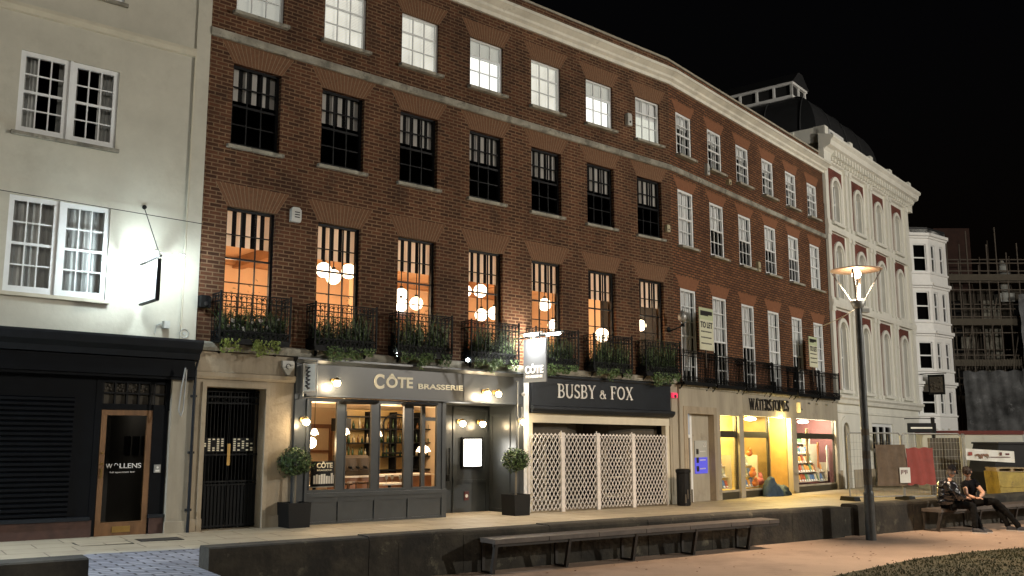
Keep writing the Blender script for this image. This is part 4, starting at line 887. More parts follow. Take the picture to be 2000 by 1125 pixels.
# the grille: posts as parts, lattice panels as parts
fg = F1.root('folding_grille', 5.50, .3, .2, 'white folding lattice security grille on three posts across the shop front', 'grille')
PXS = [0.03, 1.12, 2.34, 3.64, 4.97]
for i, x in enumerate(PXS):
    mb = MB()
    if i in (0, 4): mb.box(x-.02, x+.02, -.02, .02, .03, 1.88)
    else:
        mb.box(x-.055, x+.055, -.04, .04, .02, 1.93); mb.box(x-.14, x+.14, -.1, .1, .02, .06); mb.cyl((x-.1, -.05, 0), (x-.1, .05, 0), .03, n=8); mb.cyl((x+.1, -.05, 0), (x+.1, .05, 0), .03, n=8); mb.cyl((x-.03, 0, 1.93), (x-.03, 0, 1.97), .015)
    mb.build('post', 'grille_paint', fg, shear=5.86-5.86)
for a, b in zip(PXS, PXS[1:]):
    mb = MB(); L = b-a-.06; nn = max(6, round(L/.125)); dx = L/nn; z0, z1 = .12, 1.86; rows = 9; dz = (z1-z0)/rows
    for i in range(nn+1):
        x = a+.03+i*dx
    for i in range(nn):
        x0_ = a+.03+i*dx
        for j in range(rows):
            zA = z0+j*dz; zB = zA+dz
            mb.cyl((x0_, -.006, zA), (x0_+dx, -.006, zB), .0115, n=4, smooth=False, caps=False); mb.cyl((x0_+dx, .006, zA), (x0_, .006, zB), .0115, n=4, smooth=False, caps=False)
        mb.add([(x0_, 0, z1), (x0_+dx*.5, 0, z1+.06), (x0_+dx, 0, z1)], [(0, 1, 2)])
    mb.build('lattice', 'grille_paint', fg, shear=0)
# ================================================================= RED BRICK TERRACE (six bays)
T2 = F2.root('brick_terrace', 0, 0, 0, 'redder brick terrace with six bays of white sashes above the bookshop', 'building'); T2.location.z = 0
W2 = [(.40+1.94*k) for k in range(6)]; w2 = .90
holes = []
for u in W2: holes += [(u, u+w2, 10.2, 11.48, .1), (u, u+w2, 7.5, 9.16, .1), (u, u+w2, 3.55, 6.26, .1)]
holes += [(.0, 11.7, -.1, 3.35, .05)]
mb = MB(); facade(mb, 0, 11.7, -.1, 12.2, holes, .1); mb.build('wall', 'brick_red', T2, shear=11.3)
mb = MB(); facade(mb, 0, 11.7, 12.4, 12.92, [], 0); mb.add([(0, .25, 12.4), (11.7, .25, 12.4), (11.7, .25, 12.92), (0, .25, 12.92)], [(0, 1, 2, 3)]); mb.add([(11.7, 0, 12.4), (11.7, .25, 12.4), (11.7, .25, 12.92), (11.7, 0, 12.92)], [(0, 1, 2, 3)]); mb.build('parapet', 'brick_red', T2, shear=11.3)
mb = MB(); mb.profile([(.03, 12.92), (.03, 12.98), (-.28, 12.98), (-.28, 12.92)], 0, 11.7, -.084, 0); mb.build('coping', 'stone', T2, shear=11.3)
mb = MB(); mb.profile(CP, 0, 11.85, -.084, 0); mb.build('cornice', 'cornice_paint', T2, shear=11.3)
mb = MB(); mb.profile(SP, 0, 11.7, -.084, 0); mb.build('string_course', 'stone_band', T2, shear=11.3)
mb = MB(); mb.add([(0, .25, 12.5), (11.7, .25, 12.5), (11.7, 9, 12.5), (0, 9, 12.5)], [(0, 1, 2, 3)]); mb.add([(0, 9, -.5), (11.7, 9, -.5), (11.7, 9, 12.5), (0, 9, 12.5)], [(0, 1, 2, 3)]); mb.build('roof', 'roof_flat', T2, shear=11.3)
for u in W2:
    for z, h_ in ((6.26, .34), (9.16, .32), (11.48, .34)): lintel(T2, F2, u, w2, z, h_, 'gauged_brick_red', splay=.24, n=11, gap=.003)
mb = MB(); room(mb, .05, 11.6, .35, 2.5, 3.5, 6.5); room(mb, .05, 11.6, .35, 2.5, 7.2, 9.4); room(mb, .05, 11.6, .35, 2.5, 10, 11.9); mb.build('dark_storey', 'dark_room', T2, shear=11.3)
kT = sash('window', w2, 1.28, 3, 4, 'white_wood', frame=.07, bar=.026, meet=2, sill=True, sillm='stone_band', blind=[('blind_grey', .66, 1, .12)]); curtain_mesh(w2, 1.28, kT, (.36, .26))
kM = sash('window', w2, 1.66, 3, 4, 'white_wood', frame=.07, bar=.026, meet=2, sill=True, sillm='stone_band', blind=[('blind_grey', .52, 1, .12)])
kM0 = sash('window', w2, 1.66, 3, 4, 'white_wood', frame=.07, bar=.026, meet=2, sill=True, sillm='stone_band', blind=[('blind_grey', 0, 1, .12)])
kL = sash('window', w2, 2.71, 3, 6, 'white_wood', frame=.07, bar=.026, meet=3, sill=True, sillm='stone_band', blind=[('blind_grey', .48, 1, .12)])
kL0 = sash('window', w2, 2.71, 3, 6, 'white_wood', frame=.07, bar=.026, meet=3, sill=True, sillm='stone_band', blind=[('blind_grey', .12, 1, .12)])
kits_ = {id(k): False for k in (kT, kM, kM0, kL, kL0)}
def use(k, u, z):
    o = k if not kits_[id(k)] else tree_copy(k); kits_[id(k)] = True; put(o, T2, F2, u, z, .02); return o
for i, u in enumerate(W2):
    use(kT, u, 10.2); use(kM0 if i in (0, 5) else kM, u, 7.5); use(kL0 if i in (0, 3, 5) else kL, u, 3.55)
bk2 = balcony_kit(1.84, .32, .88, 'iron')
for k in range(6):
    b = bk2 if k == 0 else tree_copy(bk2); b.location = F2.w(-.10+1.94*k, 0, 3.56); b.rotation_euler.z = F2.rz
    tag(b, ['black iron balcony at the bend, left of the first TO LET board', 'black iron balcony holding the larger TO LET board', 'black iron balcony above the first letters of WATERSTONES', 'black iron balcony fourth from the bend in the terrace', 'black iron balcony behind the smaller TO LET board', 'black iron balcony at the right end touching the white building'][k], 'balcony', 'empty iron balconies of the red brick terrace')
# to-let boards
def tolet(u, z, w_, h_, label):
    r = F2.root('letting_board', u, .46, z, label, 'letting board', 'TO LET boards on the balconies')
    mb = MB(); mb.box(0, w_, 0, .02, 0, h_*.72); mb.build('board', 'board_cream', r)
    mb = MB(); mb.box(0, w_, -.001, .019, h_*.72, h_); mb.build('header', 'board_green', r)
    mb = MB(); mb.box(.06, w_-.06, -.006, -.001, h_*.84, h_*.93); mb.box(.06, w_-.3, -.0062, -.0012, h_*.81, h_*.845); mb.build('logo_strip', 'letter_dark', r)
    text('lettering', 'TO LET', .17, 'letter_dark', r, (.06, -.001, h_*.53), bold=.006, width=w_-.12)
    mb = MB(); random.seed(2)
    for k, zz in enumerate((.42, .28, .14)):
        x = .08
        while x < w_-.12: l = random.uniform(.03, .08); mb.box(x, min(x+l, w_-.06), -.004, 0, h_*zz, h_*zz+.035); x += l+.02
    mb.build('small_print', 'letter_dark', r)
    mb = MB(); mb.box(w_*.45, w_*.5, .021, .05, -.5, h_*.8); mb.build('batten', 'bench_wood', r)
tolet(.62, 4.50, .82, 1.20, 'larger cream TO LET board with green header on the second iron balcony'); tolet(8.45, 4.52, .72, 1.05, 'smaller cream TO LET board on the fifth iron balcony')
# ---- ground floor
def p2(name, m, fn): mb = MB(); fn(mb); return mb.build(name, m, T2, shear=11.3)
p2('stone_fascia', 'stone', lambda mb: (mb.box(0.0, 3.92, -.10, .05, 2.80, 3.42), mb.box(3.935, 7.92, -.10, .05, 2.75, 3.42), mb.box(7.935, 11.75, -.10, .05, 2.75, 3.42), mb.box(2.35, 3.92, -.10, .05, 2.72, 2.80)))
p2('stone_ledge', 'stone_band', lambda mb: mb.profile([(0, 3.42), (.14, 3.42), (.16, 3.5), (0, 3.52)], 0, 11.75, -.084, 0))
def f_(mb):
    pass
for a, b in ((0, .32), (2.02, 2.38), (3.62, 3.92), (7.48, 7.92), (11.5, 11.75)): p2('stone_pier', 'stone', lambda mb: mb.box(a, b, -.10, .12, -.15, 2.80 if a < 3 else 2.76))
def f_(mb):
    for a, b in ((.32, .40), (1.94, 2.02)): mb.box(a, b, -.13, .3, -.1, 2.72)
    mb.box(.32, 2.02, -.13, .3, 2.72, 2.80); mb.box(.2, .32, -.12, -.10, -.1, 2.92); mb.box(2.02, 2.14, -.12, -.10, -.1, 2.92); mb.box(.32, 2.02, -.12, -.10, 2.80, 2.92)
p2('door_surround', 'stone_warm', f_)
def f_(mb):
    mb.box(.84, .95, .06, .12, -.1, 2.72); mb.box(.40, .84, .06, .12, 2.05, 2.14)
p2('door_frame', 'white_wood', f_)
p2('door', 'black_wood', lambda mb: (mb.box(.40, .84, .10, .14, -.1, 2.05), mb.box(.46, .78, .094, .10, .2, .9), mb.box(.46, .78, .094, .10, 1.1, 1.9)))
p2('fanlight', 'screen_pale', lambda mb: mb.box(.40, .84, .08, .09, 2.14, 2.72))
p2('porch_panel', 'stone', lambda mb: (mb.box(.95, 1.94, .06, .12, -.1, 2.72), mb.box(1.0, 1.88, .048, .06, .12, .16), mb.box(1.0, 1.88, .048, .06, 2.1, 2.14)))
db = F2.root('directory_board', 1.06, -.055, 1.05, 'directory panel numbered 20 with three black squares and a blue lit lower part', 'directory board')
mb = MB(); mb.box(0, .72, -.02, 0, .45, .92); mb.build('panel', 'hoarding', db); mb = MB(); mb.box(0, .72, -.02, 0, 0, .45); mb.build('lit_panel', 'screen_blue', db)
text('number', '20', .13, 'letter_white', db, (.48, -.021, .74), width=.17)
for z in (.54, .30, .06): mb = MB(); mb.box(.07, .20, -.026, -.02, z, z+.15); mb.build('square', 'letter_dark', db)
for z in (.60, .36, .12): mb = MB(); [mb.box(.27+k*.07, .32+k*.07, -.024, -.02, z, z+.03) for k in range(5)]; mb.build('lettering', 'letter_white', db)
sg = F2.root('shop_sign', 4.33, .105, 2.93, 'black condensed WATERSTONES lettering on pale stone', 'shop sign')
serif('lettering', 'WATERSTONES', .36, 2.95, 'letter_dark', sg, (0, 0, 0), bold=.9, ext=.03, kern=.03)
for k, u in enumerate((4.9, 5.9, 6.9, 9.0, 9.7, 10.6)):
    mb = MB(); mb.cyl((0, 0, 0), (0, -.05, 0), .03, n=8); mb.sphere((0, -.07, -.01), .035, 8); o = mb.build('spotlight', 'steel', None, F2.w(u, .10, 3.30), rot=(0, 0, F2.rz)); tag(o, 'small unlit spotlight, %s of the six above the bookshop fascia' % ['first', 'second', 'third', 'fourth', 'fifth', 'last'][k], 'spotlight', 'spotlights above the bookshop')
small_box(F2, 8.0, 2.95, .2, .34, .14, 'stone', 'rounded grey lamp housing on the stone fascia right of WATERSTONES', 'wall lamp', .1)
small_box(F1, 11.0, 3.12, .22, .14, .05, 'alarm_red', 'small lit red and white plate on the pier right of the black fascia', 'alarm plate', .08)
# bookshop windows
def bwin(a, b, name='shop_window'):
    f = p2(name, 'bronze', lambda mb: (mb.box(a, b, -.02, .06, -.15, .52), mb.box(a, b, -.015, .05, 2.08, 2.27), mb.box(a, a+.05, -.01, .05, .52, 2.75), mb.box(b-.05, b, -.01, .05, .52, 2.75)))
    g = MB(); g.add([(a, .02, .52), (b, .02, .52), (b, .02, 2.75), (a, .02, 2.75)], [(0, 1, 2, 3)]); g.build('pane', 'glass', f, shear=11.3)
    s_ = MB(); s_.box(a, b, -.05, -.02, .48, .54); s_.build('sill', 'stone', f, shear=11.3)
bwin(2.38, 3.62); bwin(3.92, 5.85); bwin(7.92, 11.5)
# display boxes
p2('window_display', 'yellow_plaster', lambda mb: (room(mb, 2.38, 5.86, .06, 1.15, .5, 2.78),))
p2('porch_side', 'wood_panel', lambda mb: (mb.box(5.86, 5.94, -.02, 2.2, -.15, 2.76), mb.box(5.94, 7.48, 2.1, 2.2, -.15, 2.76), mb.box(5.94, 7.48, .06, 2.2, 2.76, 2.80), mb.box(7.40, 7.48, .06, 2.2, -.15, 2.76)))
p2('window_display', 'purple_wall', lambda mb: (room(mb, 7.94, 11.48, .06, 1.5, .5, 2.78),))
for (x, y, e_, c) in [(2.9, .3, 125, (1, .78, .30)), (4.7, .3, 165, (1, .78, .33)), (8.8, .3, 150, (1, .88, .62)), (10.6, .3, 150, (1, .88, .62)), (6.7, -.08, 420, (1, .74, .27))]:
    light('display_light', (x, y, 2.6-.01*(11.3+x)), e_, c, T2, size=.12)
for k, (u, n) in enumerate([(5.35, -.35), (8.35, -.4), (9.7, -.4)]):
    o = F2.root('ceiling_lamp', u, n, 2.68, ['oval lamp over the middle bookshop window', 'left oval lamp over the right bookshop window', 'right oval lamp over the right bookshop window'][k], 'lamp', 'oval ceiling lamps in the bookshop windows')
    mb = MB(); mb.sphere((0, 0, 0), .2, 14, sz=.3); mb.build('diffuser', 'shop_lamp', o); mb = MB(); mb.cyl((0, 0, .04), (0, 0, .09), .1); mb.build('mount', 'steel', o)
for k, (a, b, c, d, m_) in enumerate([(8.9, 9.25, 1.75, 2.6, 'book3'), (9.3, 10.2, 1.8, 2.62, 'toy_pink'), (10.3, 10.9, 1.9, 2.6, 'paper'), (11.0, 11.4, 1.2, 2.2, 'book2')]):
    p2('display_panel', m_, lambda mb: mb.box(a, b, 1.40+.01*k, 1.48, c, d))
# books on stands
random.seed(21)
def bookstand(u, n, z, w_, rows, label, blab):
    r = F2.root('book_stand', u, n, z, label, 'book stand')
    mb = MB()
    for j in range(rows): mb.box(0, w_, .1*j, .1*j+.22, .32*j-.02, .32*j)
    mb.box(w_, w_+.02, 0, .1*rows+.15, -.04, .32*rows); mb.build('shelf', 'cream_trim', r)
    for j in range(rows):
        x = .04; c = 0
        while x < w_-.2:
            bw, bh = random.uniform(.15, .2), random.uniform(.21, .28); i = random.randrange(6)
            mb = MB(); mb.add([(0, 0, 0), (bw, 0, 0), (bw, .07, bh), (0, .07, bh), (0, .03, 0), (bw, .03, 0), (bw, .1, bh), (0, .1, bh)], [(0, 1, 2, 3), (4, 7, 6, 5), (0, 3, 7, 4), (1, 5, 6, 2), (2, 6, 7, 3)]); mb.add([(.02, -.003, .02), (bw-.02, -.003, .02), (bw-.02, .015, bh*.3), (.02, .015, bh*.3)], [(0, 1, 2, 3)], 1)
            q = Vector(F2.w(u+x, n-.1*j-.04, z+.32*j)); o = mb.build('book', ['book%d' % i, 'paper'], None, q, rot=(0, 0, F2.rz)); tag(o, '%s book facing out on %s' % (['red', 'green', 'pale', 'blue', 'orange', 'grey-green'][i], ['the bottom row of ', 'the second row of ', 'the third row of ', 'the top row of '][j]+blab), 'book', 'books in the bookshop windows'); x += bw+.03
bookstand(8.5, -.25, .60, 2.1, 4, 'stepped stand of face-out books in the right bookshop window', 'the stand in the right bookshop window')
bookstand(10.55, -.22, .60, .75, 2, 'low stand of books at the right of the right bookshop window', 'the low right-hand stand')
bookstand(9.2, -.75, 1.22, 1.9, 3, 'raised white shelves of books at the back of the right bookshop window', 'the raised back shelves')
bookstand(2.96, -.14, .58, .5, 3, 'narrow stand of books in the left bookshop window', 'the narrow stand in the left window')
bookstand(4.50, -.14, .58, .8, 3, 'orange display stand in the middle bookshop window', 'the stand in the middle window')
mb = MB(); mb.box(0, 1.0, 0, .3, 1.3, 1.34); mb.box(0, 1.0, 0, .3, .75, .79); mb.box(.96, 1.0, 0, .3, 0, 1.34); o = F2.root('display_shelf', 10.35, -.9, .6, 'pale display table and shelf at the right of the bookshop window', 'shelf'); mb.build('shelf', 'cream_trim', o)
for i, (u, n, z, r_, m_, lab) in enumerate([(4.85, -.10, .98, .12, 'toy_orange', 'round orange toy low in the middle bookshop window'), (5.42, -.15, .74, .15, 'toy_pink', 'large round pink toy in the middle bookshop window'), (5.05, -.12, .68, .11, 'toy_orange', 'small orange toy right of the pink one'), (4.70, -.12, 1.60, .10, 'toy_orange', 'orange toy on the upper step of the middle stand')]):
    o = F2.root('plush_toy', u, n, z, lab, 'toy', 'plush toys in the bookshop window'); mb = MB(); mb.sphere((0, 0, 0), r_, 14, sz=.92); mb.sphere((0, -.02, r_*1.05), r_*.6, 12); mb.sphere((-r_*.45, -.02, r_*1.6), r_*.2, 8); mb.sphere((r_*.45, -.02, r_*1.6), r_*.2, 8); mb.build('body', m_, o)
random.seed(8)
for i, (u, n, z, m_, lab) in enumerate([(9.75, -.3, 1.3, 'wood_panel', 'ochre paper drape hanging in the right bookshop window'), (10.6, -.25, 1.1, 'toy_orange', 'orange paper figure hanging in the right bookshop window'), (11.2, -.15, 1.0, 'letter_cream', 'pale ribbon hanging at the right of the bookshop window')]):
    mb = MB(); pts_ = [(-.12, 0), (-.06, .5), (-.1, .95), (-.02, 1.15), (.12, 1.15), (.16, .8), (.06, .45), (.14, -.1)]
    if i: pts_ = [(x*.7, z_*.75) for x, z_ in pts_]
    mb.prism(pts_, 0, .03, 'y'); o = mb.build('paper_drape', m_, None, F2.w(u, n, z), rot=(0, 0, F2.rz)); tag(o, lab, 'decoration')
# sleeping bag in the doorway
sb_ = F2.root('sleeping_bag', 5.0, .22, -.02, 'crumpled blue sleeping bag heaped in the bookshop doorway', 'sleeping bag')
sb_.location.z = pav_z(*F2.w(6, .2, 0)[:2])-.01
mb = MB(); n1, n2 = 34, 14; random.seed(4)
vs = []
for i in range(n1):
    t_ = i/(n1-1); x = t_*1.75; hgt = .52*math.exp(-((t_-.22)/.17)**2)+.26*math.exp(-((t_-.68)/.2)**2)+.07; wid = .30*sin(pi*min(max(t_, .04), .96))**.5
    if i in (0, n1-1): hgt = .03; wid = .05
    for j in range(n2): a = pi*j/(n2-1); nz = 1+.12*sin(9*t_*6+3*a)+.08*sin(31*t_+7*a); vs.append((x, -cos(a)*wid*nz, max(sin(a)*hgt*nz, 0)))
mb.add(vs, [(i*n2+j, (i+1)*n2+j, (i+1)*n2+j+1, i*n2+j+1) for i in range(n1-1) for j in range(n2-1)], 0, True)
sbm = mb.build('cover', 'sleep_blue', sb_)
# litter bin
lb = F1.root('litter_bin', 10.75, .62, 0, 'tall black litter bin on the pavement at the pier by the office door', 'litter bin')
lb.location.z = pav_z(lb.location.x, lb.location.y)
mb = MB(); mb.lathe([(.16, 0), (.18, .02), (.18, .84), (.20, .86), (.20, .93), (.16, .95), (.001, .95)], n=14, smooth=False); mb.build('body', 'planter_black', lb)
mb = MB(); [mb.box(-.17+k*.09, -.12+k*.09, -.19, -.175, .08+.1*(k % 3), .3+.12*(k % 2)) for k in range(4)]; mb.build('sticker', 'far_stone', lb)

# ================================================================= TOPIARY PLANTERS
def topiary(u, n, label, sc_=1.):
    r = F1.root('topiary_planter', u, n, 0, label, 'potted tree', 'ball-clipped bay trees flanking the brasserie')
    r.location.z = pav_z(r.location.x, r.location.y)
    mb = MB(); s_ = .24; mb.prism([(-s_*.9, 0), (s_*.9, 0), (s_, .46), (s_-.03, .46), (s_-.035, .40), (-s_+.035, .40), (-s_+.03, .46), (-s_, .46)], -s_*.95, s_*.95, 'y'); mb.box(-s_+.03, s_-.03, -s_*.95+.001, -s_*.95+.02, .3, .459); mb.box(-s_+.03, s_-.03, s_*.95-.02, s_*.95-.001, .3, .459); mb.build('planter', 'planter_black', r)
    mb = MB(); mb.box(-s_+.03, s_-.03, -s_+.04, s_-.04, .38, .42); mb.build('soil', 'soil', r)
    mb = MB(); mb.cyl((0, 0, .4), (.01, 0, .98), .024, .02, n=8); mb.cyl((.012, 0, .95), (.1, .03, 1.15), .014, .006); mb.cyl((.012, 0, .95), (-.1, -.02, 1.15), .014, .006); mb.build('trunk', 'bark', r)
    mb = MB()
    def smp():
        d = Vector((random.gauss(0, 1), random.gauss(0, 1), random.gauss(0, 1))).normalized(); rr = .30*(random.uniform(.62, 1.04) if random.random() < .93 else random.uniform(1.0, 1.2))*(1+.07*sin(5*d.x+3*d.z)+.05*sin(7*d.y))
        return (d.x*rr, d.y*rr, 1.22+d.z*rr*.86), d
    leaves(mb, 2300, smp, .062, (0, 0, 1), asp=.5); mb.build('crown', ['leaf', 'leaf_dark'], r)
    return r
topiary(-.45, .28, 'clipped bay tree ball in a black box left of the brasserie window'); topiary(4.98, .48, 'clipped bay tree ball in a black box at the white pier right of the porch')
for k, (u0, n0) in enumerate(()): pass

# ================================================================= CREAM BUILDING (left)
TL = FL.root('rendered_building', 0, 0, 0, 'cream rendered building with paired white sashes at the left edge', 'building'); TL.location.z = 0
sL = -2.43
def pl(name, m, fn): mb = MB(); fn(mb); return mb.build(name, m, TL, shear=sL)
WL = [(-3.22, -1.62)]
hl = [(-3.23, -1.62, 6.98, 8.42, .09), (-3.23, -1.62, 4.27, 5.90, .09), (-3.23, -1.62, 9.72, 11.1, .09)]
mb = MB(); facade(mb, -9, 0, 3.3, 14, hl, .09); mb.build('wall', 'cream_render', TL, shear=sL)
pl('end_strip', 'cream_render', lambda mb: mb.box(-.27, -.002, -.035, .02, 3.5, 14))
pl('string_course', 'cream_trim', lambda mb: mb.profile([(0, 9.05), (.05, 9.07), (.09, 9.14), (.09, 9.2), (0, 9.24)], -9, -.27))
mb = MB(); room(mb, -8.9, -.1, .32, 3, 4.1, 6.1); room(mb, -8.9, -.1, .32, 3, 6.8, 8.6); room(mb, -8.9, -.1, .32, 3, 9.6, 11.3); mb.build('dark_storey', 'dark_room', TL, shear=sL)
mb = MB(); mb.add([(-9, 0, 14), (0, 0, 14), (0, 8, 14), (-9, 8, 14)], [(0, 1, 2, 3)]); mb.add([(0, 0, .2), (0, 8, .2), (0, 8, 14), (0, 0, 14)], [(0, 1, 2, 3)]); mb.build('roof', 'roof_flat', TL, shear=sL)
def pair(h, z, cur, name='window'):
    f = None
    for j, x in enumerate((-3.23, -2.405)):
        k = sash('window', .785, h, 3, 4, 'white_wood', frame=.085, bar=.022, meet=2, rail=.11)
        if cur == 'side': curtain_mesh(.785, h, k, (.30, .14) if j == 0 else (.14, .30))
        else: curtain_mesh(.785, h, k, (.40, .385))
        k.parent = TL; k.location = (x, .03, z-.01*(sL+x))
    pl('mullion', 'white_wood', lambda mb: mb.box(-2.447, -2.403, .0, .1, z, z+h))
    pl('sill', 'stone_band' if cur == 'side' else 'cream_trim', lambda mb: mb.box(-3.3, -1.56, -.07, .03, z-.06, z))
pair(1.44, 6.98, 'side'); pair(1.63, 4.27, 'full'); pair(1.38, 9.72, 'side')
pl('drainpipe', 'cream_trim', lambda mb: (mb.cyl((-.28, -.03, 3.6), (-.28, -.03, 9.1), .018, n=6), ))
# dark office front
pl('cornice', 'slate_blue_paint', lambda mb: mb.profile([(0, 3.28), (.22, 3.32), (.25, 3.42), (.36, 3.5), (.40, 3.62), (.40, 3.66), (0, 3.70)], -9, .02))
pl('fascia', 'navy_black', lambda mb: (mb.box(-9, -.05, -.2, .02, 2.95, 3.30), mb.box(-9, -.05, -.24, -.2, 3.0, 3.12)))
pl('shopfront', 'navy_black', lambda mb: (mb.box(-9, -1.66, .0, .08, .15, 2.95), mb.box(-1.66, -.40, .0, .08, 2.40, 2.50), mb.box(-1.66, -1.56, -.01, .08, .15, 2.95), mb.box(-.70, -.42, -.01, .08, .15, 2.45), mb.box(-1.66, -.40, .0, .08, 2.86, 2.95), mb.box(-.46, -.40, -.02, .08, 2.4, 2.95)))
pl('roller_shutter', 'navy_black', lambda mb: [mb.prism([(0, z), (-.03, z+.02), (-.03, z+.06), (0, z+.08)], -3.6, -2.0, 'x') for z in [.62+.082*i for i in range(24)]])
pl('plinth', 'plinth_red', lambda mb: (mb.box(-9, -1.62, -.06, .02, .15, .55), mb.box(-.66, -.42, -.05, .02, .1, .55)))
pl('ledge', 'slate_blue_paint', lambda mb: (mb.box(-9, -1.66, -.10, .0, .55, .61), mb.box(-.68, -.42, -.07, .0, .55, .61)))
f = pl('transom_light', 'black_wood', lambda mb: ([mb.box(-1.56+k*.2, -1.53+k*.2, .0, .06, 2.50, 2.86) for k in range(5)], mb.box(-1.56, -.70, .0, .06, 2.67, 2.70), [mb.box(x, x+.02, 0, .06, 2.5, 2.86) for x in (-.68, -.48)], mb.box(-.68, -.46, .002, .06, 2.67, 2.70)))
g = MB(); random.seed(6)
for k in range(40):
    x = random.uniform(-1.52, -.72); z = random.uniform(2.71, 2.84); s_ = random.uniform(.015, .03); g.sphere((x, .05, z), s_, 6)
g.box(-1.54, -.72, .07, .075, 2.5, 2.86); g.box(-.66, -.48, .07, .075, 2.5, 2.86); g.build('obscured_pane', 'far_stone', f, shear=sL)
# oak door
dL = FL.root('oak_door', -1.55, -.02, .26, 'oak-framed glass door lettered WOLLENS in the dark shopfront', 'door')
mb = MB(); W_, H_ = .86, 2.13
mb.box(0, .09, -.03, .05, 0, H_); mb.box(W_-.09, W_, -.03, .05, 0, H_); mb.box(.09, W_-.09, -.03, .05, H_-.09, H_); mb.box(.09, W_-.09, -.03, .05, 0, .24); mb.box(.09, W_-.09, -.035, -.03, .225, .235); mb.build('frame', 'oak', dL)
mb = MB(); mb.add([(.09, .01, .24), (W_-.09, .01, .24), (W_-.09, .01, H_-.09), (.09, .01, H_-.09)], [(0, 1, 2, 3)]); mb.build('pane', 'glass', dL)
mb = MB(); mb.box(.28, .58, -.045, -.03, .07, .17); mb.build('letter_plate', 'brass', dL)
mb = MB(); mb.cyl((.045, -.03, 1.22), (.045, -.06, 1.22), .025); mb.cyl((.045, -.03, 1.40), (.045, -.06, 1.40), .02); mb.box(.03, .06, -.06, -.045, .98, 1.14); mb.build('handle', 'brass', dL)
mb = MB(); mb.box(-.02, W_+.02, -.10, .05, -.05, 0); mb.build('threshold', 'stone', dL)
text('lettering', 'W', .085, 'letter_white', dL, (.13, .005, 1.14), width=.105); mb = MB(); mb.tube([(.27+.03-.03*cos(a*pi/6), .005, 1.185+.035*sin(a*pi/6)) for a in range(7)], .006, n=4); mb.build('lettering', 'letter_white', dL)
text('lettering', 'LLENS', .085, 'letter_white', dL, (.36, .005, 1.14), width=.36); text('lettering', 'full spectrum law', .03, 'letter_white', dL, (.2, .005, 1.06), width=.42, ext=.002)
# dim lobby behind the door
mat('lobby', (.10, .095, .085), .8, vary=.1)
pl('lobby', 'lobby', lambda mb: room(mb, -1.6, -.5, .08, 3.0, .2, 2.9))
light('lobby_light', (-1.0, 1.6, 2.6), 2.2, (1, .9, .75), TL, size=.2)
pl('picture_frame', 'black_wood', lambda mb: [mb.box(-.52, -.505, y, y+.35, 1.6, 1.95) for y in (.7, 1.2, 1.7)])
kp = FL.root('entry_phone', -.62, .01, 1.32, 'small grey entry phone beside the oak door', 'entry phone'); mb = MB(); mb.box(0, .11, -.03, 0, 0, .14); mb.build('case', 'steel', kp); mb = MB(); mb.cyl((.055, -.034, .09), (.055, -.03, .09), .02); mb.box(.02, .09, -.033, -.03, .02, .05); mb.build('button', 'letter_white', kp)
# stone pier between dark front and gate
pl('stone_pier', 'stone', lambda mb: (mb.box(-.40, -.03, -.10, .05, .1, 3.28), mb.box(-.43, -.0, -.14, -.10, .1, .48), mb.box(-.40, -.03, -.13, -.1, 3.0, 3.28)))
dp = FL.root('drainpipe', -.02, .16, .25, 'thin dark drainpipe between the stone pier and the doorway', 'drainpipe'); mb = MB(); mb.cyl((0, 0, 0), (0, 0, 2.9), .03, n=8); mb.tube([(0, 0, 2.9), (.05, .05, 3.05), (.1, .1, 3.3)], .022, n=6); mb.build('pipe', 'slate_blue_paint', dp)
mb = MB(); [mb.box(-.05, .05, -.01, .06, z, z+.04) for z in (.4, 1.4, 2.4)]; mb.build('clip', 'slate_blue_paint', dp)
# white hanging cable loop on the corner of the cornice
o = FL.root('cable', -.3, .42, 2.3, 'looped pale cable hanging from the end of the dark cornice', 'cable'); mb = MB(); mb.tube([(0, 0, .85), (-.05, 0, .5), (-.08, 0, .1), (-.04, -.01, 0), (.0, 0, .12), (.02, 0, .82)], .014, n=6); mb.build('loop', 'steel', o)
# hanging sign with white tubes
ws = FL.root('hanging_sign', -1.05, 0, 4.22, 'square hanging sign dazzled by white strip lamps on the cream wall', 'hanging sign')
mb = MB(); mb.box(-.03, -.005, -.97, -.15, .03, .68); mb.build('board', 'white_paint', ws)
mb = MB(); mb.box(-.035, .03, -1.0, -.97, 0, .72); mb.box(-.035, .03, -.97, -.12, 0, .03); mb.cyl((0, 0, .75), (0, -1.05, .76), .02); mb.cyl((0, -1.0, .76), (0, -.0, 1.80), .008, n=5); mb.cyl((0, 0, 1.80), (0, -.03, 1.80), .04); mb.build('frame', 'iron', ws)
for x, ya, yb, z in ((-.38, -.30, -.95, .80), (-.06, -.2, -1.0, .82), (.34, -.45, -1.15, .78)):
    mb = MB(); mb.cyl((x, ya, z), (x, yb, z), .022, n=8); mb.build('lamp_tube', 'tube_white', ws)
    mb = MB(); mb.box(x-.04, x+.04, yb, ya, z+.025, z+.045); mb.tube([(x, (ya+yb)/2, z+.05), (0, (ya+yb)/2, .88 if abs(x) > .1 else z+.06)], .008, n=4); mb.build('lamp_hood', 'steel', ws)
light('sign_light', (-.34, -.6, .66), 62, (.80, .95, 1), ws, size=.08); light('sign_light', (.30, -.8, .66), 52, (.80, .95, 1), ws, size=.08)
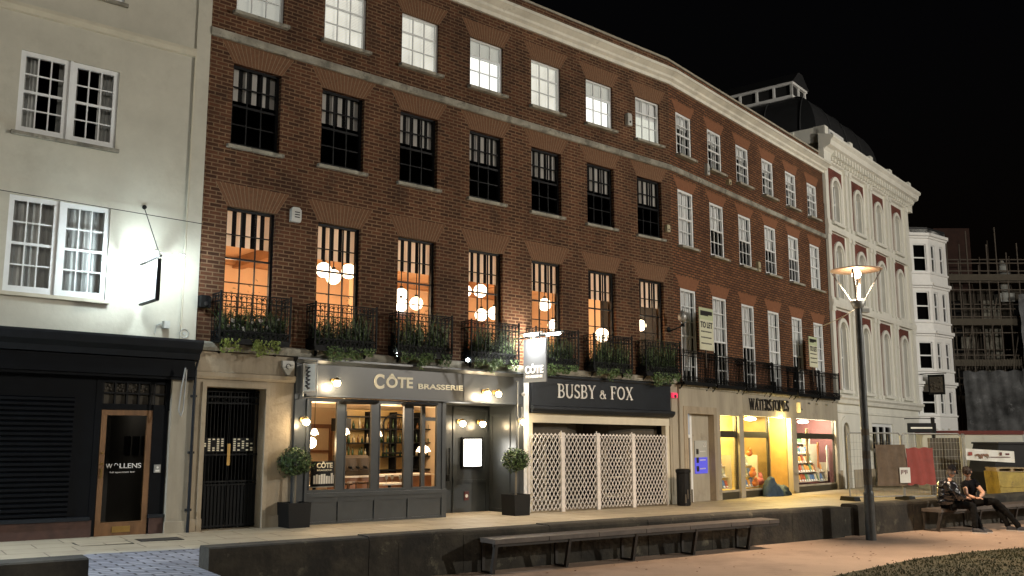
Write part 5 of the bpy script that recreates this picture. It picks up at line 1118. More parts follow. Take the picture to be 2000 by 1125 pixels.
for u, z, lab in ((-.62, 3.86, 'small boxed vent on the cream wall above the dark cornice'), (-.22, 3.80, 'round coiled bell on the cream wall at the brick corner')):
    o = FL.root('wall_fitting', u, 0, z, lab, 'wall fitting'); mb = MB()
    if u < -.5: mb.box(0, .1, -.14, 0, 0, .13); mb.tube([(0, -.05, .1), (-.1, -.03, .05), (-.12, -.02, -.1)], .01)
    else: mb.tube([(.08*cos(a*.5), -.04, .08*sin(a*.5)) for a in range(14)], .012, n=5); mb.cyl((0, 0, 0), (0, -.05, 0), .03)
    mb.build('body', 'plastic_white', o)
# thin cables
mb = MB(); mb.tube([FL.w(-6, .12, 5.95), FL.w(-3, .12, 5.90), FL.w(0, .12, 5.85)], .007, n=4); o = mb.build('cable', 'iron'); tag(o, 'thin dark cable stretched along the cream wall past the lower window', 'cable')
mb = MB(); pa, pb = Vector(F2.w(7.1, .02, 6.05)), Vector((6.9, 18.9, 4.50)); mb.tube([pa.lerp(pb, i/12)-Vector((0, 0, .35*sin(pi*i/12))) for i in range(13)], .007, n=4); o = mb.build('cable', 'steel'); tag(o, 'thin pale cable slung from the terrace to the street lamp', 'cable')

# ================================================================= WHITE AND RED BUILDING
T3 = F2.root('stucco_building', 11.75, 0, 0, 'cream stucco building with arched windows and red brick panels under a heavy cornice', 'building'); T3.location.z = 0; T3.location.x, T3.location.y = F2.w(0, 0, 0)[:2]
def p3(name, m, fn, par=None): mb = MB(); fn(mb); return mb.build(name, m, par or T3, shear=11.3)
U0, U1 = 11.75, 21.9
BC = [12.98, 15.46, 17.94, 20.42]; hw = .42
ROWS = [(10.45, 12.15), (7.45, 9.55), (3.95, 6.55)]
hh_ = [(c-hw, c+hw, a, b, .22) for c in BC for a, b in ROWS]+[(12.35, 13.05, -.3, 2.75, .3), (15.7, 18.3, .0, 2.75, .2), (20.0, 20.9, .0, 2.65, .25)]
mb = MB(); facade(mb, U0, U1, -.4, 13.0, hh_, .2); mb.add([(U1, 0, -.4), (U1, 6, -.4), (U1, 6, 13), (U1, 0, 13)], [(0, 1, 2, 3)]); mb.add([(U0, 0, 11), (U0, 6, 11), (U0, 6, 14.0), (U0, 0, 14.0)], [(0, 1, 2, 3)]); mb.build('wall', 'stucco', T3, shear=11.3)
def arch_ring(mb, c, z0, z1, wi, wo, y0, y1, mi=0):
    zs = z1-wi; k = 12
    inn = [(c-wi, z0)]+[(c-wi*cos(pi*i/k), zs+wi*sin(pi*i/k)) for i in range(k+1)]+[(c+wi, z0)]
    out = [(c-wo, z0)]+[(c-wo*cos(pi*i/k), zs+wo*sin(pi*i/k)) for i in range(k+1)]+[(c+wo, z0)]
    for i in range(len(inn)-1):
        a, b, d, e = inn[i], inn[i+1], out[i+1], out[i]
        mb.add([(a[0], y0, a[1]), (b[0], y0, b[1]), (d[0], y0, d[1]), (e[0], y0, e[1])], [(0, 1, 2, 3)], mi); mb.add([(e[0], y0, e[1]), (d[0], y0, d[1]), (d[0], y1, d[1]), (e[0], y1, e[1])], [(0, 1, 2, 3)], mi); mb.add([(a[0], y0, a[1]), (a[0], y1, a[1]), (b[0], y1, b[1]), (b[0], y0, b[1])], [(0, 1, 2, 3)], mi)
def spandrel(mb, c, z1, wi, y):
    zs = z1-wi; k = 8
    for sgn in (-1, 1):
        for i in range(k):
            a0, a1 = pi/2*i/k, pi/2*(i+1)/k; P_ = [(c+sgn*wi*cos(a0), zs+wi*sin(a0)), (c+sgn*wi*cos(a1), zs+wi*sin(a1)), (c+sgn*wi*cos(a1), z1), (c+sgn*wi*cos(a0), z1)]
            mb.add([(x, y, z) for x, z in P_], [(0, 1, 2, 3)])
def f_(mb):
    for c in BC:
        for a, b in ROWS: mb.add([(c-.72, -.006, a-.02), (c+.72, -.006, a-.02), (c+.72, -.006, b+.42), (c-.72, -.006, b+.42)], [(0, 1, 2, 3)])
        for a, b in ROWS: pass
mb = MB()
for c in BC:
    for a, b in ROWS:
        facade(mb, c-.74, c+.74, a-.02, b+.42, [(c-hw, c+hw, a, b, 0)], 0, y=-.006)
mb.build('brick_panel', 'brick_panel', T3, shear=11.3)
for c in BC:
    for a, b in ROWS:
        mb = MB(); arch_ring(mb, c, a, b, hw-.02, hw+.13, -.07, .03); arch_ring(mb, c, a, b, hw-.1, hw-.02, -.02, .2); spandrel(mb, c, b, hw-.02, .0)
        mb.box(c-hw-.2, c+hw+.2, -.14, 0, a-.14, a-.02); mb.build('arch_moulding', 'stucco', T3, shear=11.3)
        w_ = sash('window', .70, b-a-.1, 1, 2, 'white_wood', frame=.06, meet=1, bar=.03, blind=[('curtain', .0, .92, .14)] if random.random() < .6 else None, glass='glass_dark'); w_.parent = T3; w_.location = (c-.35, .14, a-.01*(11.3+c))
for a, b in ((10.2, 12.75), (7.2, 10.0), (3.7, 7.05)):
    for x0, x1 in [((BC[i]+BC[i+1])/2+dx, (BC[i]+BC[i+1])/2+dx+.22) for i in range(3) for dx in (-.32, .10)]+[(U0, U0+.30), (U1-.42, U1)]:
        p3('pilaster', 'stucco', lambda mb: (mb.box(x0, x1, -.10, 0, a, b), mb.box(x0-.02, x1+.02, -.13, 0, b-.18, b), mb.box(x0-.02, x1+.02, -.13, 0, a, a+.2)))
for bd_ in ([(0, 10.0), (.12, 10.0), (.14, 10.1), (.14, 10.22), (0, 10.26)], [(0, 7.05), (.14, 7.05), (.17, 7.16), (.17, 7.3), (0, 7.34)], [(0, 3.38), (.16, 3.42), (.2, 3.55), (.28, 3.62), (.28, 3.7), (0, 3.76)], [(0, 3.05), (.06, 3.07), (.06, 3.14), (0, 3.16)]): p3('string_course', 'stucco', lambda mb: mb.profile(bd_, U0, U1+.05))
CR = [(0, 12.72), (.10, 12.76), (.12, 12.9), (.3, 13.14), (.46, 13.2), (.5, 13.38), (.6, 13.46), (.6, 13.56), (0, 13.72)]
p3('cornice', 'stucco', lambda mb: (mb.profile(CR, U0-.3, U1+.5), mb.box(U0-.35, U0+.35, -.22, 0, 12.55, 13.1), mb.box(U1-.1, U1+.3, -.22, 0, 12.6, 13.1)))
mb = MB(); x = U0+.5
while x < U1: mb.box(x, x+.13, -.36, -.11, 12.92, 13.16); mb.box(x+.01, x+.12, -.22, -.11, 12.80, 12.92); x += .30
mb.build('modillions', 'stucco', T3, shear=11.3)
p3('parapet', 'stucco', lambda mb: (mb.box(U0-.2, U1+.3, -.2, .15, 13.6, 13.78), [mb.box(x, x+.35, -.25, .2, 13.7, 14.02) for x in (U0-.2, 14.2, 16.6, 19.1, U1-.1)], mb.box(U0-.2, U0, -.2, 3.2, 13.4, 14.0), mb.box(U0-.2, U1, .0, .12, 13.7, 13.9)))
p3('balustrade', 'stucco', lambda mb: (mb.box(U0-.25, U0+.6, 1.0, 3.6, 13.4, 13.98), [mb.box(x, x+.14, -.05, .05, 13.78, 14.0) for x in [14.7+.28*i for i in range(20)]]))
mb = MB(); room(mb, U0+.05, U1-.1, .55, 2.6, 10.2, 12.5); room(mb, U0+.05, U1-.1, .55, 2.6, 7.2, 9.8); room(mb, U0+.05, U1-.1, .55, 2.6, 3.7, 6.9); room(mb, U0+.05, U1-.1, .55, 2.6, -.3, 3.1); mb.build('dark_storey', 'dark_room', T3, shear=11.3)
# ground floor joinery
def f_(mb):
    arch_ring(mb, 12.70, -.3, 2.72, .30, .52, -.06, .3); arch_ring(mb, 12.70, -.3, 2.86, .52, .60, -.03, .02); spandrel(mb, 12.7, 2.75, .35, .002)
    pass
p3('arch_moulding', 'stucco', f_); p3('arch_moulding', 'stucco', lambda mb: (arch_ring(mb, 20.45, .0, 2.6, .36, .52, -.06, .25), spandrel(mb, 20.45, 2.65, .45, .002)))
p3('door', 'black_wood', lambda mb: mb.box(12.36, 12.9, .22, .28, -.3, 2.4)); p3('door', 'stone', lambda mb: (mb.box(12.9, 13.04, .05, .3, -.3, 2.7), mb.box(20.1, 20.8, .2, .24, 0, 2.3)))
def f_(mb):
    mb.box(15.7, 18.3, .08, .16, 2.62, 2.75); mb.box(15.7, 18.3, .08, .16, 0, .42); mb.box(15.7, 18.3, .07, .16, 1.58, 1.74)
    for x in (15.7, 16.55, 17.35, 18.18): mb.box(x, x+.12, .07, .15, .42, 2.62)
    for x in (16.15, 16.97, 17.8): mb.box(x, x+.05, .09, .14, .42, 1.6)
w_ = p3('shop_window', 'white_wood', f_); g = MB(); g.add([(15.7, .12, .4), (18.3, .12, .4), (18.3, .12, 2.65), (15.7, .12, 2.65)], [(0, 1, 2, 3)]); g.build('pane', 'glass_dark', w_, shear=11.3)
for a, b in ((U0, 12.1), (13.3, 15.6), (18.4, 19.9)): p3('plinth', 'stone_warm', lambda mb: mb.box(a, b, -.06, 0, -.4, .95))
# dome and lantern
p3('dome', 'roof_lead', lambda mb: None)
bpy.data.objects.remove(bpy.data.objects['dome'])
mb = MB(); K = 10
def ring(t_):
    e = (1-cos(t_*pi/2))**1.25; e2 = sin(t_*pi/2)**.9; return (13.7+1.0*e, 21.3-1.5*e, -.5+1.9*e, -7.5+1.9*e, 14.0+2.55*e2)
prev = None
for i in range(K+1):
    a, b, n_, f_n, z = ring(i/K); q = [(a, -n_ if n_ < 0 else -n_, z), (b, -n_, z), (b, -f_n, z), (a, -f_n, z)]
    q = [(a, .9+1.4*(1-cos(i/K*pi/2))**1.25, z), (b, .9+1.4*(1-cos(i/K*pi/2))**1.25, z), (b, 7.6-1.0*(1-cos(i/K*pi/2))**1.25, z), (a, 7.6-1.0*(1-cos(i/K*pi/2))**1.25, z)]
    if prev:
        for k in range(4): mb.add([prev[k], prev[(k+1) % 4], q[(k+1) % 4], q[k]], [(0, 1, 2, 3)], 0, False)
    prev = q
mb.add(prev, [(0, 1, 2, 3)])
mb.build('dome', 'roof_lead', T3, shear=11.3)
for y in (1.6, 3.2, 4.8, 6.4):
    pts_ = []
    for i in range(K+1): a, b, n_, f_n, z = ring(i/K); pts_.append((a-.01, max(y, .95+1.4*(1-cos(i/K*pi/2))**1.25), z))
    mb = MB(); mb.tube(pts_, .03, n=5); mb.build('dome_rib', 'roof_lead', T3, shear=11.3)
for x in (15.5, 17.3, 19.1):
    pts_ = []
    for i in range(K+1): a, b, n_, f_n, z = ring(i/K); pts_.append((min(max(x, a), b), .88+1.4*(1-cos(i/K*pi/2))**1.25, z))
    mb = MB(); mb.tube(pts_, .03, n=5); mb.build('dome_rib', 'roof_lead', T3, shear=11.3)
p3('dome_base', 'roof_lead', lambda mb: mb.box(13.7, 21.3, .9, 7.6, 13.0, 14.0))
def f_(mb):
    x0, x1, y0, y1, z0, z1 = 14.45, 15.95, 2.15, 6.2, 16.62, 17.22
    mb.box(x0, x1, y0, y1, z0-.12, z0+.05); mb.box(x0-.05, x1+.05, y0-.05, y1+.05, z1-.08, z1+.02)
    for i in range(6): y = y0+(y1-y0-.1)*i/5; mb.box(x0, x0+.1, y, y+.1, z0+.05, z1-.08)
    for x in (x0, x0+.7, x1-.1): mb.box(x, x+.1, y0, y0+.1, z0+.05, z1-.08)
p3('lantern_frame', 'white_paint', f_)
p3('lantern_glass', 'dark_room', lambda mb: mb.box(14.52, 15.9, 2.22, 6.15, 16.6, 17.18))
p3('lantern_roof', 'roof_lead', lambda mb: mb.prism([(14.35, 17.24), (16.1, 17.24), (15.4, 17.8), (15.0, 17.8)], 2.05, 6.3, 'y'))
p3('dormer', 'white_paint', lambda mb: (mb.box(14.4, 16.0, .62, .72, 14.1, 14.18), mb.box(14.4, 16.0, .62, .72, 14.7, 14.8), [mb.box(x, x+.08, .62, .72, 14.18, 14.7) for x in (14.4, 14.92, 15.44, 15.92)]))
# ================================================================= WHITE BAY-WINDOWED BUILDING
T4 = F2.root('bay_windowed_building', 22, 0, 0, 'tall white building with stacked canted bay windows beyond the stucco building', 'building'); T4.location = (F2.w(0, 0, 0)[0], F2.w(0, 0, 0)[1], 0)
def seg_wall(mb, A_, B_, z0, z1, wins, mi=0):
    """vertical wall from A to B (u,n) with window rectangles (t0,t1,za,zb); returns nothing"""
    a, b = Vector((A_[0], -A_[1])), Vector((B_[0], -B_[1])); d = b-a; L = d.length
    t = MB(); facade(t, 0, L, z0, z1, [(w0*L, w1*L, za, zb, .12) for w0, w1, za, zb in wins], .12)
    e = d.normalized(); nn = Vector((-e.y, e.x))
    mb.add([(a.x+e.x*x+nn.x*y, a.y+e.y*x+nn.y*y, z) for x, y, z in t.v], t.f, mi)
    return a, e, nn, L
bay = [(21.95, -.3), (22.35, 0.0), (22.95, .62), (24.6, .95), (25.6, 0)]
tops = 11.9
ST = [(9.9, 11.2), (7.6, 8.95), (5.35, 6.6), (3.3, 4.35)]
WT = [(.18, .82), (.06, .94), (.12, .40), (.3, .7)]
segs = []
mb = MB()
info = []
for i, (A_, B_) in enumerate(zip(bay, bay[1:])):
    if i == 2: wins = [(.14, .36, a, b) for a, b in ST]+[(.62, .84, a, b) for a, b in ST]
    elif i == 1: wins = [(.12, .86, a, b) for a, b in ST]
    elif i == 0: wins = [(.15, .85, a-.2, b-.2) for a, b in ST]
    else: wins = []
    r = seg_wall(mb, A_, B_, 2.4, tops, wins); info.append((r, wins))
mb.build('wall', 'white_paint', T4, shear=11.3)
for (a, e, nn, L), wins in info:
    for w0, w1, za, zb in wins:
        t = MB(); x0, x1 = w0*L, w1*L; f0 = .045
        for bx in ((x0, x0+f0, za, zb), (x1-f0, x1, za, zb), (x0, x1, zb-f0, zb), (x0, x1, za, za+f0), (x0, x1, (za+zb)/2-.03, (za+zb)/2+.03)): t.box(bx[0], bx[1], .05, .10, bx[2], bx[3])
        mb = MB(); mb.add([(a.x+e.x*x+nn.x*y, a.y+e.y*x+nn.y*y, z) for x, y, z in t.v], t.f); w_ = mb.build('window', 'white_wood', T4, shear=11.3)
        mb = MB(); mb.add([(a.x+e.x*x+nn.x*.11, a.y+e.y*x+nn.y*.11, z) for x, z in ((x0, za), (x1, za), (x1, zb), (x0, zb))], [(0, 1, 2, 3)]); mb.build('pane', 'glass_dark', w_, shear=11.3)
mb = MB(); mb.prism([(21.9, .6), (22.4, .35), (23.0, -.35), (24.5, -.6), (25.4, .3), (25.4, 5), (21.9, 5)], 2.5, 11.7, 'z'); 
mb.build('dark_storey', 'dark_room', T4, shear=11.3)
def bayband(mb, z0, z1, pr):
    for i, (A_, B_) in enumerate(zip(bay, bay[1:])):
        a, b = Vector((A_[0], -A_[1])), Vector((B_[0], -B_[1])); e = (b-a).normalized(); nn = Vector((e.y, -e.x))*pr
        mb.add([(a.x, a.y, z0), (b.x, b.y, z0), (b.x, b.y, z1), (a.x, a.y, z1), (a.x+nn.x, a.y+nn.y, z0+.03), (b.x+nn.x, b.y+nn.y, z0+.03), (b.x+nn.x, b.y+nn.y, z1), (a.x+nn.x, a.y+nn.y, z1)], [(4, 5, 6, 7), (0, 4, 7, 3), (1, 2, 6, 5), (3, 7, 6, 2), (0, 1, 5, 4)])
for z in (11.55, 9.2, 6.95, 4.62): mb = MB(); bayband(mb, z, z+.16, .16); bayband(mb, z-.1, z, .08); mb.build('string_course', 'white_paint', T4, shear=11.3)
for z in (9.76, 7.46, 5.21, 3.16): mb = MB(); bayband(mb, z, z+.10, .06); mb.build('sill', 'white_paint', T4, shear=11.3)
mb = MB(); mb.prism([(u, -n) for u, n in bay]+[(25.6, 6), (21.95, 6)], 11.75, 12.0, 'z'); mb.lathe([(1.1, 11.9), (.8, 12.6), (.3, 13.8), (.02, 14.8)], (22.6, 1.6, 0), 8, smooth=False); mb.build('roof', 'roof_lead', T4, shear=11.3)
mb = MB(); mb.prism([(u, -n*.9+.05) for u, n in bay]+[(25.6, 4), (21.95, 4)], -.4, 2.4, 'z'); mb.profile([(.8, 2.2), (1.15, 2.25), (1.15, 2.4), (.8, 2.5)], 22.3, 26.5); mb.box(24.5, 27.6, -.6, 3, -.4, 2.0); mb.build('shopfront', 'black_wood', T4, shear=11.3)
ps = F2.root('pub_sign', 22.3, .25, 4.15, 'dark framed hanging pub sign on the white bay-windowed building', 'hanging sign'); mb = MB(); mb.box(-.03, .03, -.85, -.15, 0, .9); mb.build('board', 'black_wood', ps); mb = MB(); mb.cyl((0, .2, .95), (0, -.95, .95), .02); mb.build('arm', 'iron', ps)
mb = MB(); random.seed(14); mb.box(-.034, -.030, -.78, -.22, .1, .8); [mb.sphere((-.035, random.uniform(-.72, -.28), random.uniform(.15, .75)), random.uniform(.03, .08), 6) for _ in range(12)]; mb.build('picture', 'far_stone', ps)

# ================================================================= SCAFFOLDED BUILDING far right
def wbox(name, m, x0, x1, y0, y1, z0, z1, parent): mb = MB(); mb.box(x0, x1, y0, y1, z0, z1); return mb.build(name, m, parent)
sc_ = empty('damaged_building', (30, 61, 0), 0, 'dark half-ruined stone building wrapped in scaffolding at the far right', 'building')
mb = MB(); facade(mb, -4, 12, 0, 11.2, [(x, x+1.1, z, z+1.6) for x in (-1.9, .2, 2.3, 4.4) for z in (4.5, 7.2, 9.3-.3)], .4); mb.build('wall', 'far_stone', sc_)
mb = MB(); mb.box(-4, 12, .5, 8, 0, 10.8); mb.build('interior_wall', 'dark_room', sc_)
mb = MB(); mb.box(-2.0, .4, 1, 3, 10.8, 15.6); mb.build('chimney', 'far_brick', sc_)
mb = MB(); mb.box(.4, 1.5, -.06, 0, 3, 10.6); mb.box(2.6, 3.7, -.08, 0, 6.9, 7.6); mb.box(1.0, 2.2, -.08, 0, 8.6, 9.2); mb.box(-1.2, -.3, -.08, 0, 7.5, 8.3); mb.build('patch_panel', 'stone_band', sc_)
mb = MB(); mb.lathe([(.35, 0), (.35, 1.3), (.5, 1.35), (.3, 1.5), (.3, 1.8), (.1, 2.2), (.01, 2.3)], (1.55, -.6, 10.9), 10); mb.box(1.1, 2.0, -1, -.2, 10.4, 10.95); mb.build('turret', 'hoarding', sc_)
sf_ = empty('scaffolding', (30, 59, 0), 0, 'rusty scaffold tubes and board lifts in front of the damaged building', 'scaffolding')
def stubes(name, segs_, m, r_=.045):
    mb = MB()
    for a, b in segs_: mb.cyl(a, b, r_, n=5, caps=False)
    return mb.build(name, m, sf_)
random.seed(33)
for i in range(15):
    x = -2.6+i*.62+random.uniform(-.1, .1); top = 13.5+random.uniform(-1.5, 1.6)-(.25*i if i > 7 else 0)
    stubes('standard', [((x, 0, 2), (x, 0, top)), ((x+.1, 1.2, 2), (x+.1, 1.2, top-.6))], 'scaffold_tube')
for z in (4.6, 6.4, 8.3, 9.3, 11.0, 12.2): stubes('ledger', [((-2.8, 0, z), (7, 0, z)), ((-2.8, 0, z+.5), (7, 0, z+.5)), ((-2.8, 1.2, z+.95), (7, 1.2, z+.95))], 'scaffold_tube')
for i in range(6): x = -2.6+i*1.5; stubes('brace', [((x, -.05, 3+random.random()), (x+1.4, -.05, 9+random.random()*2))], 'scaffold_tube', .035)
for z in (6.35, 8.9, 11.7): wbox('board_lift', 'scaffold_board', -2.7, 7 if z < 10 else 2.2, -.1, 1.25, z-.12, z, sf_); wbox('toe_board', 'scaffold_board', -2.7, 7 if z < 10 else 2.2, -.12, -.08, z, z+.28, sf_)
def sheet(name, A_, B_, z0, z1, label, m='netting'):
    mb = MB(); a, b = Vector(A_), Vector(B_); n1, n2 = 26, 12; vs = []
    for i in range(n1+1):
        for j in range(n2+1):
            p = a.lerp(b, i/n1); off = .07*sin(i*1.3+j*.4)+.08*sin(i*.5+j*1.7)+random.gauss(0, .02); d_ = (b-a).normalized(); vs.append((p.x+d_.y*off, p.y-d_.x*off, z0+(z1-z0)*j/n2+.05*sin(i*.9)))
    mb.add(vs, [(i*(n2+1)+j, (i+1)*(n2+1)+j, (i+1)*(n2+1)+j+1, i*(n2+1)+j+1) for i in range(n1) for j in range(n2)], 0, True)
    o = mb.build(name, m); tag(o, label, 'sheeting', 'plastic sheets hung on the scaffold'); return o
sheet('scaffold_sheet', (27.2, 57.5), (30.3, 56.6), 1.4, 5.8, 'grey netted sheet on the lower left of the scaffold beside the bay windows')
sheet('scaffold_sheet', (30.3, 56.6), (33.0, 59.5), 1.4, 5.9, 'grey netted sheet around the corner of the scaffold base')
sheet('scaffold_sheet', (31.4, 58.4), (35.0, 58.0), 5.2, 10.6, 'paler torn plastic sheet high on the scaffold at the right edge', 'netting2')
mb = MB(); random.seed(50)
for i in range(40): x = 27.0+i*.15; y = 57.3-.2*(x-27); mb.cyl((x, y, 5.9), (x, y, 6.3+random.random()*.4), .02, n=4)
o = mb.build('timber_railing', 'scaffold_board'); tag(o, 'row of jagged uprights on top of the netted scaffold base', 'railing')

# ================================================================= RIGHT STREET CLUTTER
hd = empty('site_cabin', (15.45, 36.6, 0), radians(-22), 'long white site cabin with a dark red top edge behind the mesh fence', 'cabin')
mb = MB(); mb.box(-.1, 3.5, 0, 2.0, 0, 2.02); [mb.box(x, x+.03, -.02, 0, .1, 2.0) for x in (.6, 1.4, 2.2)]; mb.build('wall', 'hoarding', hd); mb = MB(); mb.box(-.12, 3.55, -.04, 2.05, 2.02, 2.17); mb.build('top_edge', 'dark_red', hd)
random.seed(12); mb = MB()
for k in range(6): x = .0+k*.22; mb.sphere((x, .3, 2.22), random.uniform(.05, .1), 8, sz=.5)
mb.build('rubble_bag', 'paper', hd)
o = empty('container', (20.2, 36.2, 0), radians(-22), 'pale metal container at the right edge beyond the site cabin', 'container'); mb = MB(); mb.box(-.9, 3, 0, 2.4, .2, 2.15); [mb.box(-.9+k*.3, -.78+k*.3, -.03, 0, .25, 2.1) for k in range(12)]; mb.build('wall', 'hoarding', o); mb = MB(); mb.box(.9, .94, -.05, -.03, .3, 2.1); mb.cyl((.8, -.06, .4), (.8, -.06, 2.0), .02, n=6); mb.build('door_bar', 'steel', o)
sk = empty('black_skip', (17.2, 32.4, 0), 0, 'large black open skip behind the banner', 'skip'); mb = MB(); mb.prism([(-1.1, .75), (-.85, 1.72), (3.2, 1.72), (3.2, .1), (-.9, .1)], 0, 1.8, 'y'); mb.box(-.9, 3.2, -.05, 1.85, 1.7, 1.76); mb.build('body', 'planter_black', sk)
yb = empty('yellow_skip', (16.0, 30.7, 0), 0, 'scratched yellow metal skip box behind the far wall', 'skip')
mb = MB(); mb.prism([(-.55, .0), (-.62, .86), (.98, .80), (.98, .0)], 0, .9, 'y'); mb.box(-.55, .9, -.03, 0, .38, .44); mb.box(.3, .36, -.04, 0, 0, .8); mb.build('body', 'skip_yellow', yb); mb = MB(); mb.prism([(.55, .3), (.75, .2), (.8, .45)], -.045, -.0, 'y'); mb.build('red_mark', 'red_cloth', yb)
pl_ = empty('pallet', (16.0, 30.8, .85), 0, 'short wooden pallet lying on the yellow skip', 'pallet'); mb = MB(); [mb.box(x, x+.09, 0, .7, .02, .10) for x in (-.6, -.15, .28)]; mb.box(-.6, .38, 0, .75, .10, .13); mb.box(-.6, .38, 0, .75, 0, .02); mb.build('deck', 'pallet', pl_)
gb_ = empty('green_crate', (17.7, 30.6, 0), 0, 'dark green machine box right of the yellow skip', 'crate'); mb = MB(); mb.box(-.5, 1.6, 0, .9, 0, .78); [mb.box(-.4+.3*k, -.2+.3*k, -.03, 0, .1, .6) for k in range(6)]; mb.build('body', 'iron_blue', gb_)
bn = empty('banner', (14.55, 31.0, 1.22), radians(-3), 'white ara banner tied above the skips', 'banner')
mb = MB(); n_ = 20; vs = [(x*1.52/n_, .015*sin(x*1.1), z*.30-.022*x/n_*3) for x in range(n_+1) for z in (0, 1, 2, 3)]
vs = [(x*1.52/n_, .015*sin(x*1.1), .36*z/3-.09*x/n_) for x in range(n_+1) for z in range(4)]
mb.add(vs, [(i*4+j, (i+1)*4+j, (i+1)*4+j+1, i*4+j+1) for i in range(n_) for j in range(3)], 0, True); mb.build('cloth', 'paper', bn)
text('lettering', 'ara', .19, 'bar_wood', bn, (.30, -.045, .06), bold=.014, width=.42); mb = MB(); mb.box(.08, .20, -.022, -.018, .14, .25); mb.build('emblem', 'red_cloth', bn)
mb = MB(); [mb.box(.76+.035*k, .785+.035*k, -.022, -.018, .07, .10) for k in range(18)]; mb.box(1.06, 1.13, -.022, -.018, .14, .24); mb.box(1.24, 1.36, -.022, -.018, .15, .21); mb.build('small_print', 'dark_red', bn)
# steel mesh fence with covers
def fence_panel(x, y, L, rz, label):
    r = empty('mesh_fence', (x, y, pav_z(x, y)), rz, label, 'fence', 'steel mesh site fence'); mb = MB(); h = 1.95
    mb.tube([(0, 0, .1), (0, 0, h-.08), (.08, 0, h), (L-.08, 0, h), (L, 0, h-.08), (L, 0, .1), (0, 0, .1)], .022, n=6); mb.build('frame', 'steel', r)
    mb = MB(); 
    for k in range(1, int(L/.11)): mb.cyl((k*.11, 0, .1), (k*.11, 0, h), .0035, n=3, caps=False)
    for k in range(1, 9): mb.cyl((0, 0, k*.21), (L, 0, k*.21), .0035, n=3, caps=False)
    mb.build('mesh', 'steel', r)
    mb = MB(); mb.prism([(-.35, 0), (.35, 0), (.3, .12), (-.3, .12)], -.1, .1, 'x'); mb.build('foot', 'planter_black', r); return r
fence_panel(9.85, 28.35, 1.9, radians(18), 'mesh fence panel just right of the lamp post'); fence_panel(11.7, 28.95, 2.1, radians(16), 'mesh fence panel carrying the red cloth'); fence_panel(13.75, 29.5, .9, radians(60), 'narrow mesh fence panel turned away behind the seated person')
cv = empty('fence_cover', (10.72, 28.52, pav_z(11, 28.5)), radians(17), 'brown mesh tarpaulin with a paper notice tied to the fence', 'tarpaulin'); mb = MB(); n_ = 16
vs = [(x*1.05/n_, -.03-.03*sin(x*1.2+z), .42+z*.3) for x in range(n_+1) for z in range(5)]; mb.add(vs, [(i*5+j, (i+1)*5+j, (i+1)*5+j+1, i*5+j+1) for i in range(n_) for j in range(4)], 0, True); mb.build('cloth', 'mesh_brown', cv)
mb = MB(); mb.box(.75, 1.12, -.09, -.085, .5, .95); mb.build('notice', 'paper', cv); mb = MB(); [mb.box(.79+.05*k, .82+.05*k, -.093, -.09, .75+.03*(k % 3), .88) for k in range(5)]; mb.build('notice_print', 'dark_red', cv)
rc = empty('red_sheet', (11.72, 28.82, pav_z(11.6, 28.8)), radians(16), 'red cloth sheet hung on the mesh fence', 'sheet'); mb = MB()
vs = [(x*.98/n_, -.04-.035*sin(x*.9+z*.8), .45+z*.27-.02*sin(x)) for x in range(n_+1) for z in range(5)]; mb.add(vs, [(i*5+j, (i+1)*5+j, (i+1)*5+j+1, i*5+j+1) for i in range(n_) for j in range(4)], 0, True); mb.build('cloth', 'red_cloth', rc)
# dark finger sign on a post
fs_ = empty('finger_sign', (15.75, 36.0, 0), 0, 'black finger sign on a post before the stucco building', 'sign'); mb = MB(); mb.cyl((0, 0, 0), (0, 0, 2.66), .07); mb.build('post', 'iron', fs_); mb = MB(); mb.box(-.95, .1, -.04, .04, 2.1, 2.45); mb.box(-1.05, .1, -.02, .02, 2.6, 2.63); mb.build('board', 'iron', fs_); mb = MB(); mb.box(-.85, 0, -.046, -.04, 2.24, 2.30); mb.build('lettering', 'letter_white', fs_)
o = empty('hoarding', (14.3, 31.8, pav_z(14, 31.8)), radians(5), 'dim solid hoarding panel left of the black skip', 'hoarding'); mb = MB(); mb.box(-.6, .6, 0, .05, 0, 1.85); [mb.box(x, x+.05, -.03, 0, 0, 1.85) for x in (-.6, -.1, .4)]; mb.build('board', 'far_stone', o)
kn = empty('trench_cover', (10.4, 26.0, 0), 0, 'dark trench edge boards on the pavement by the fence', 'boards'); kn.location.z = pav_z(10.4, 26); mb = MB(); mb.prism([(-.9, -.4), (2.2, .9), (2.6, .3), (-.5, -1.0)], .0, .05, 'z'); mb.build('board', 'scaffold_board', kn)

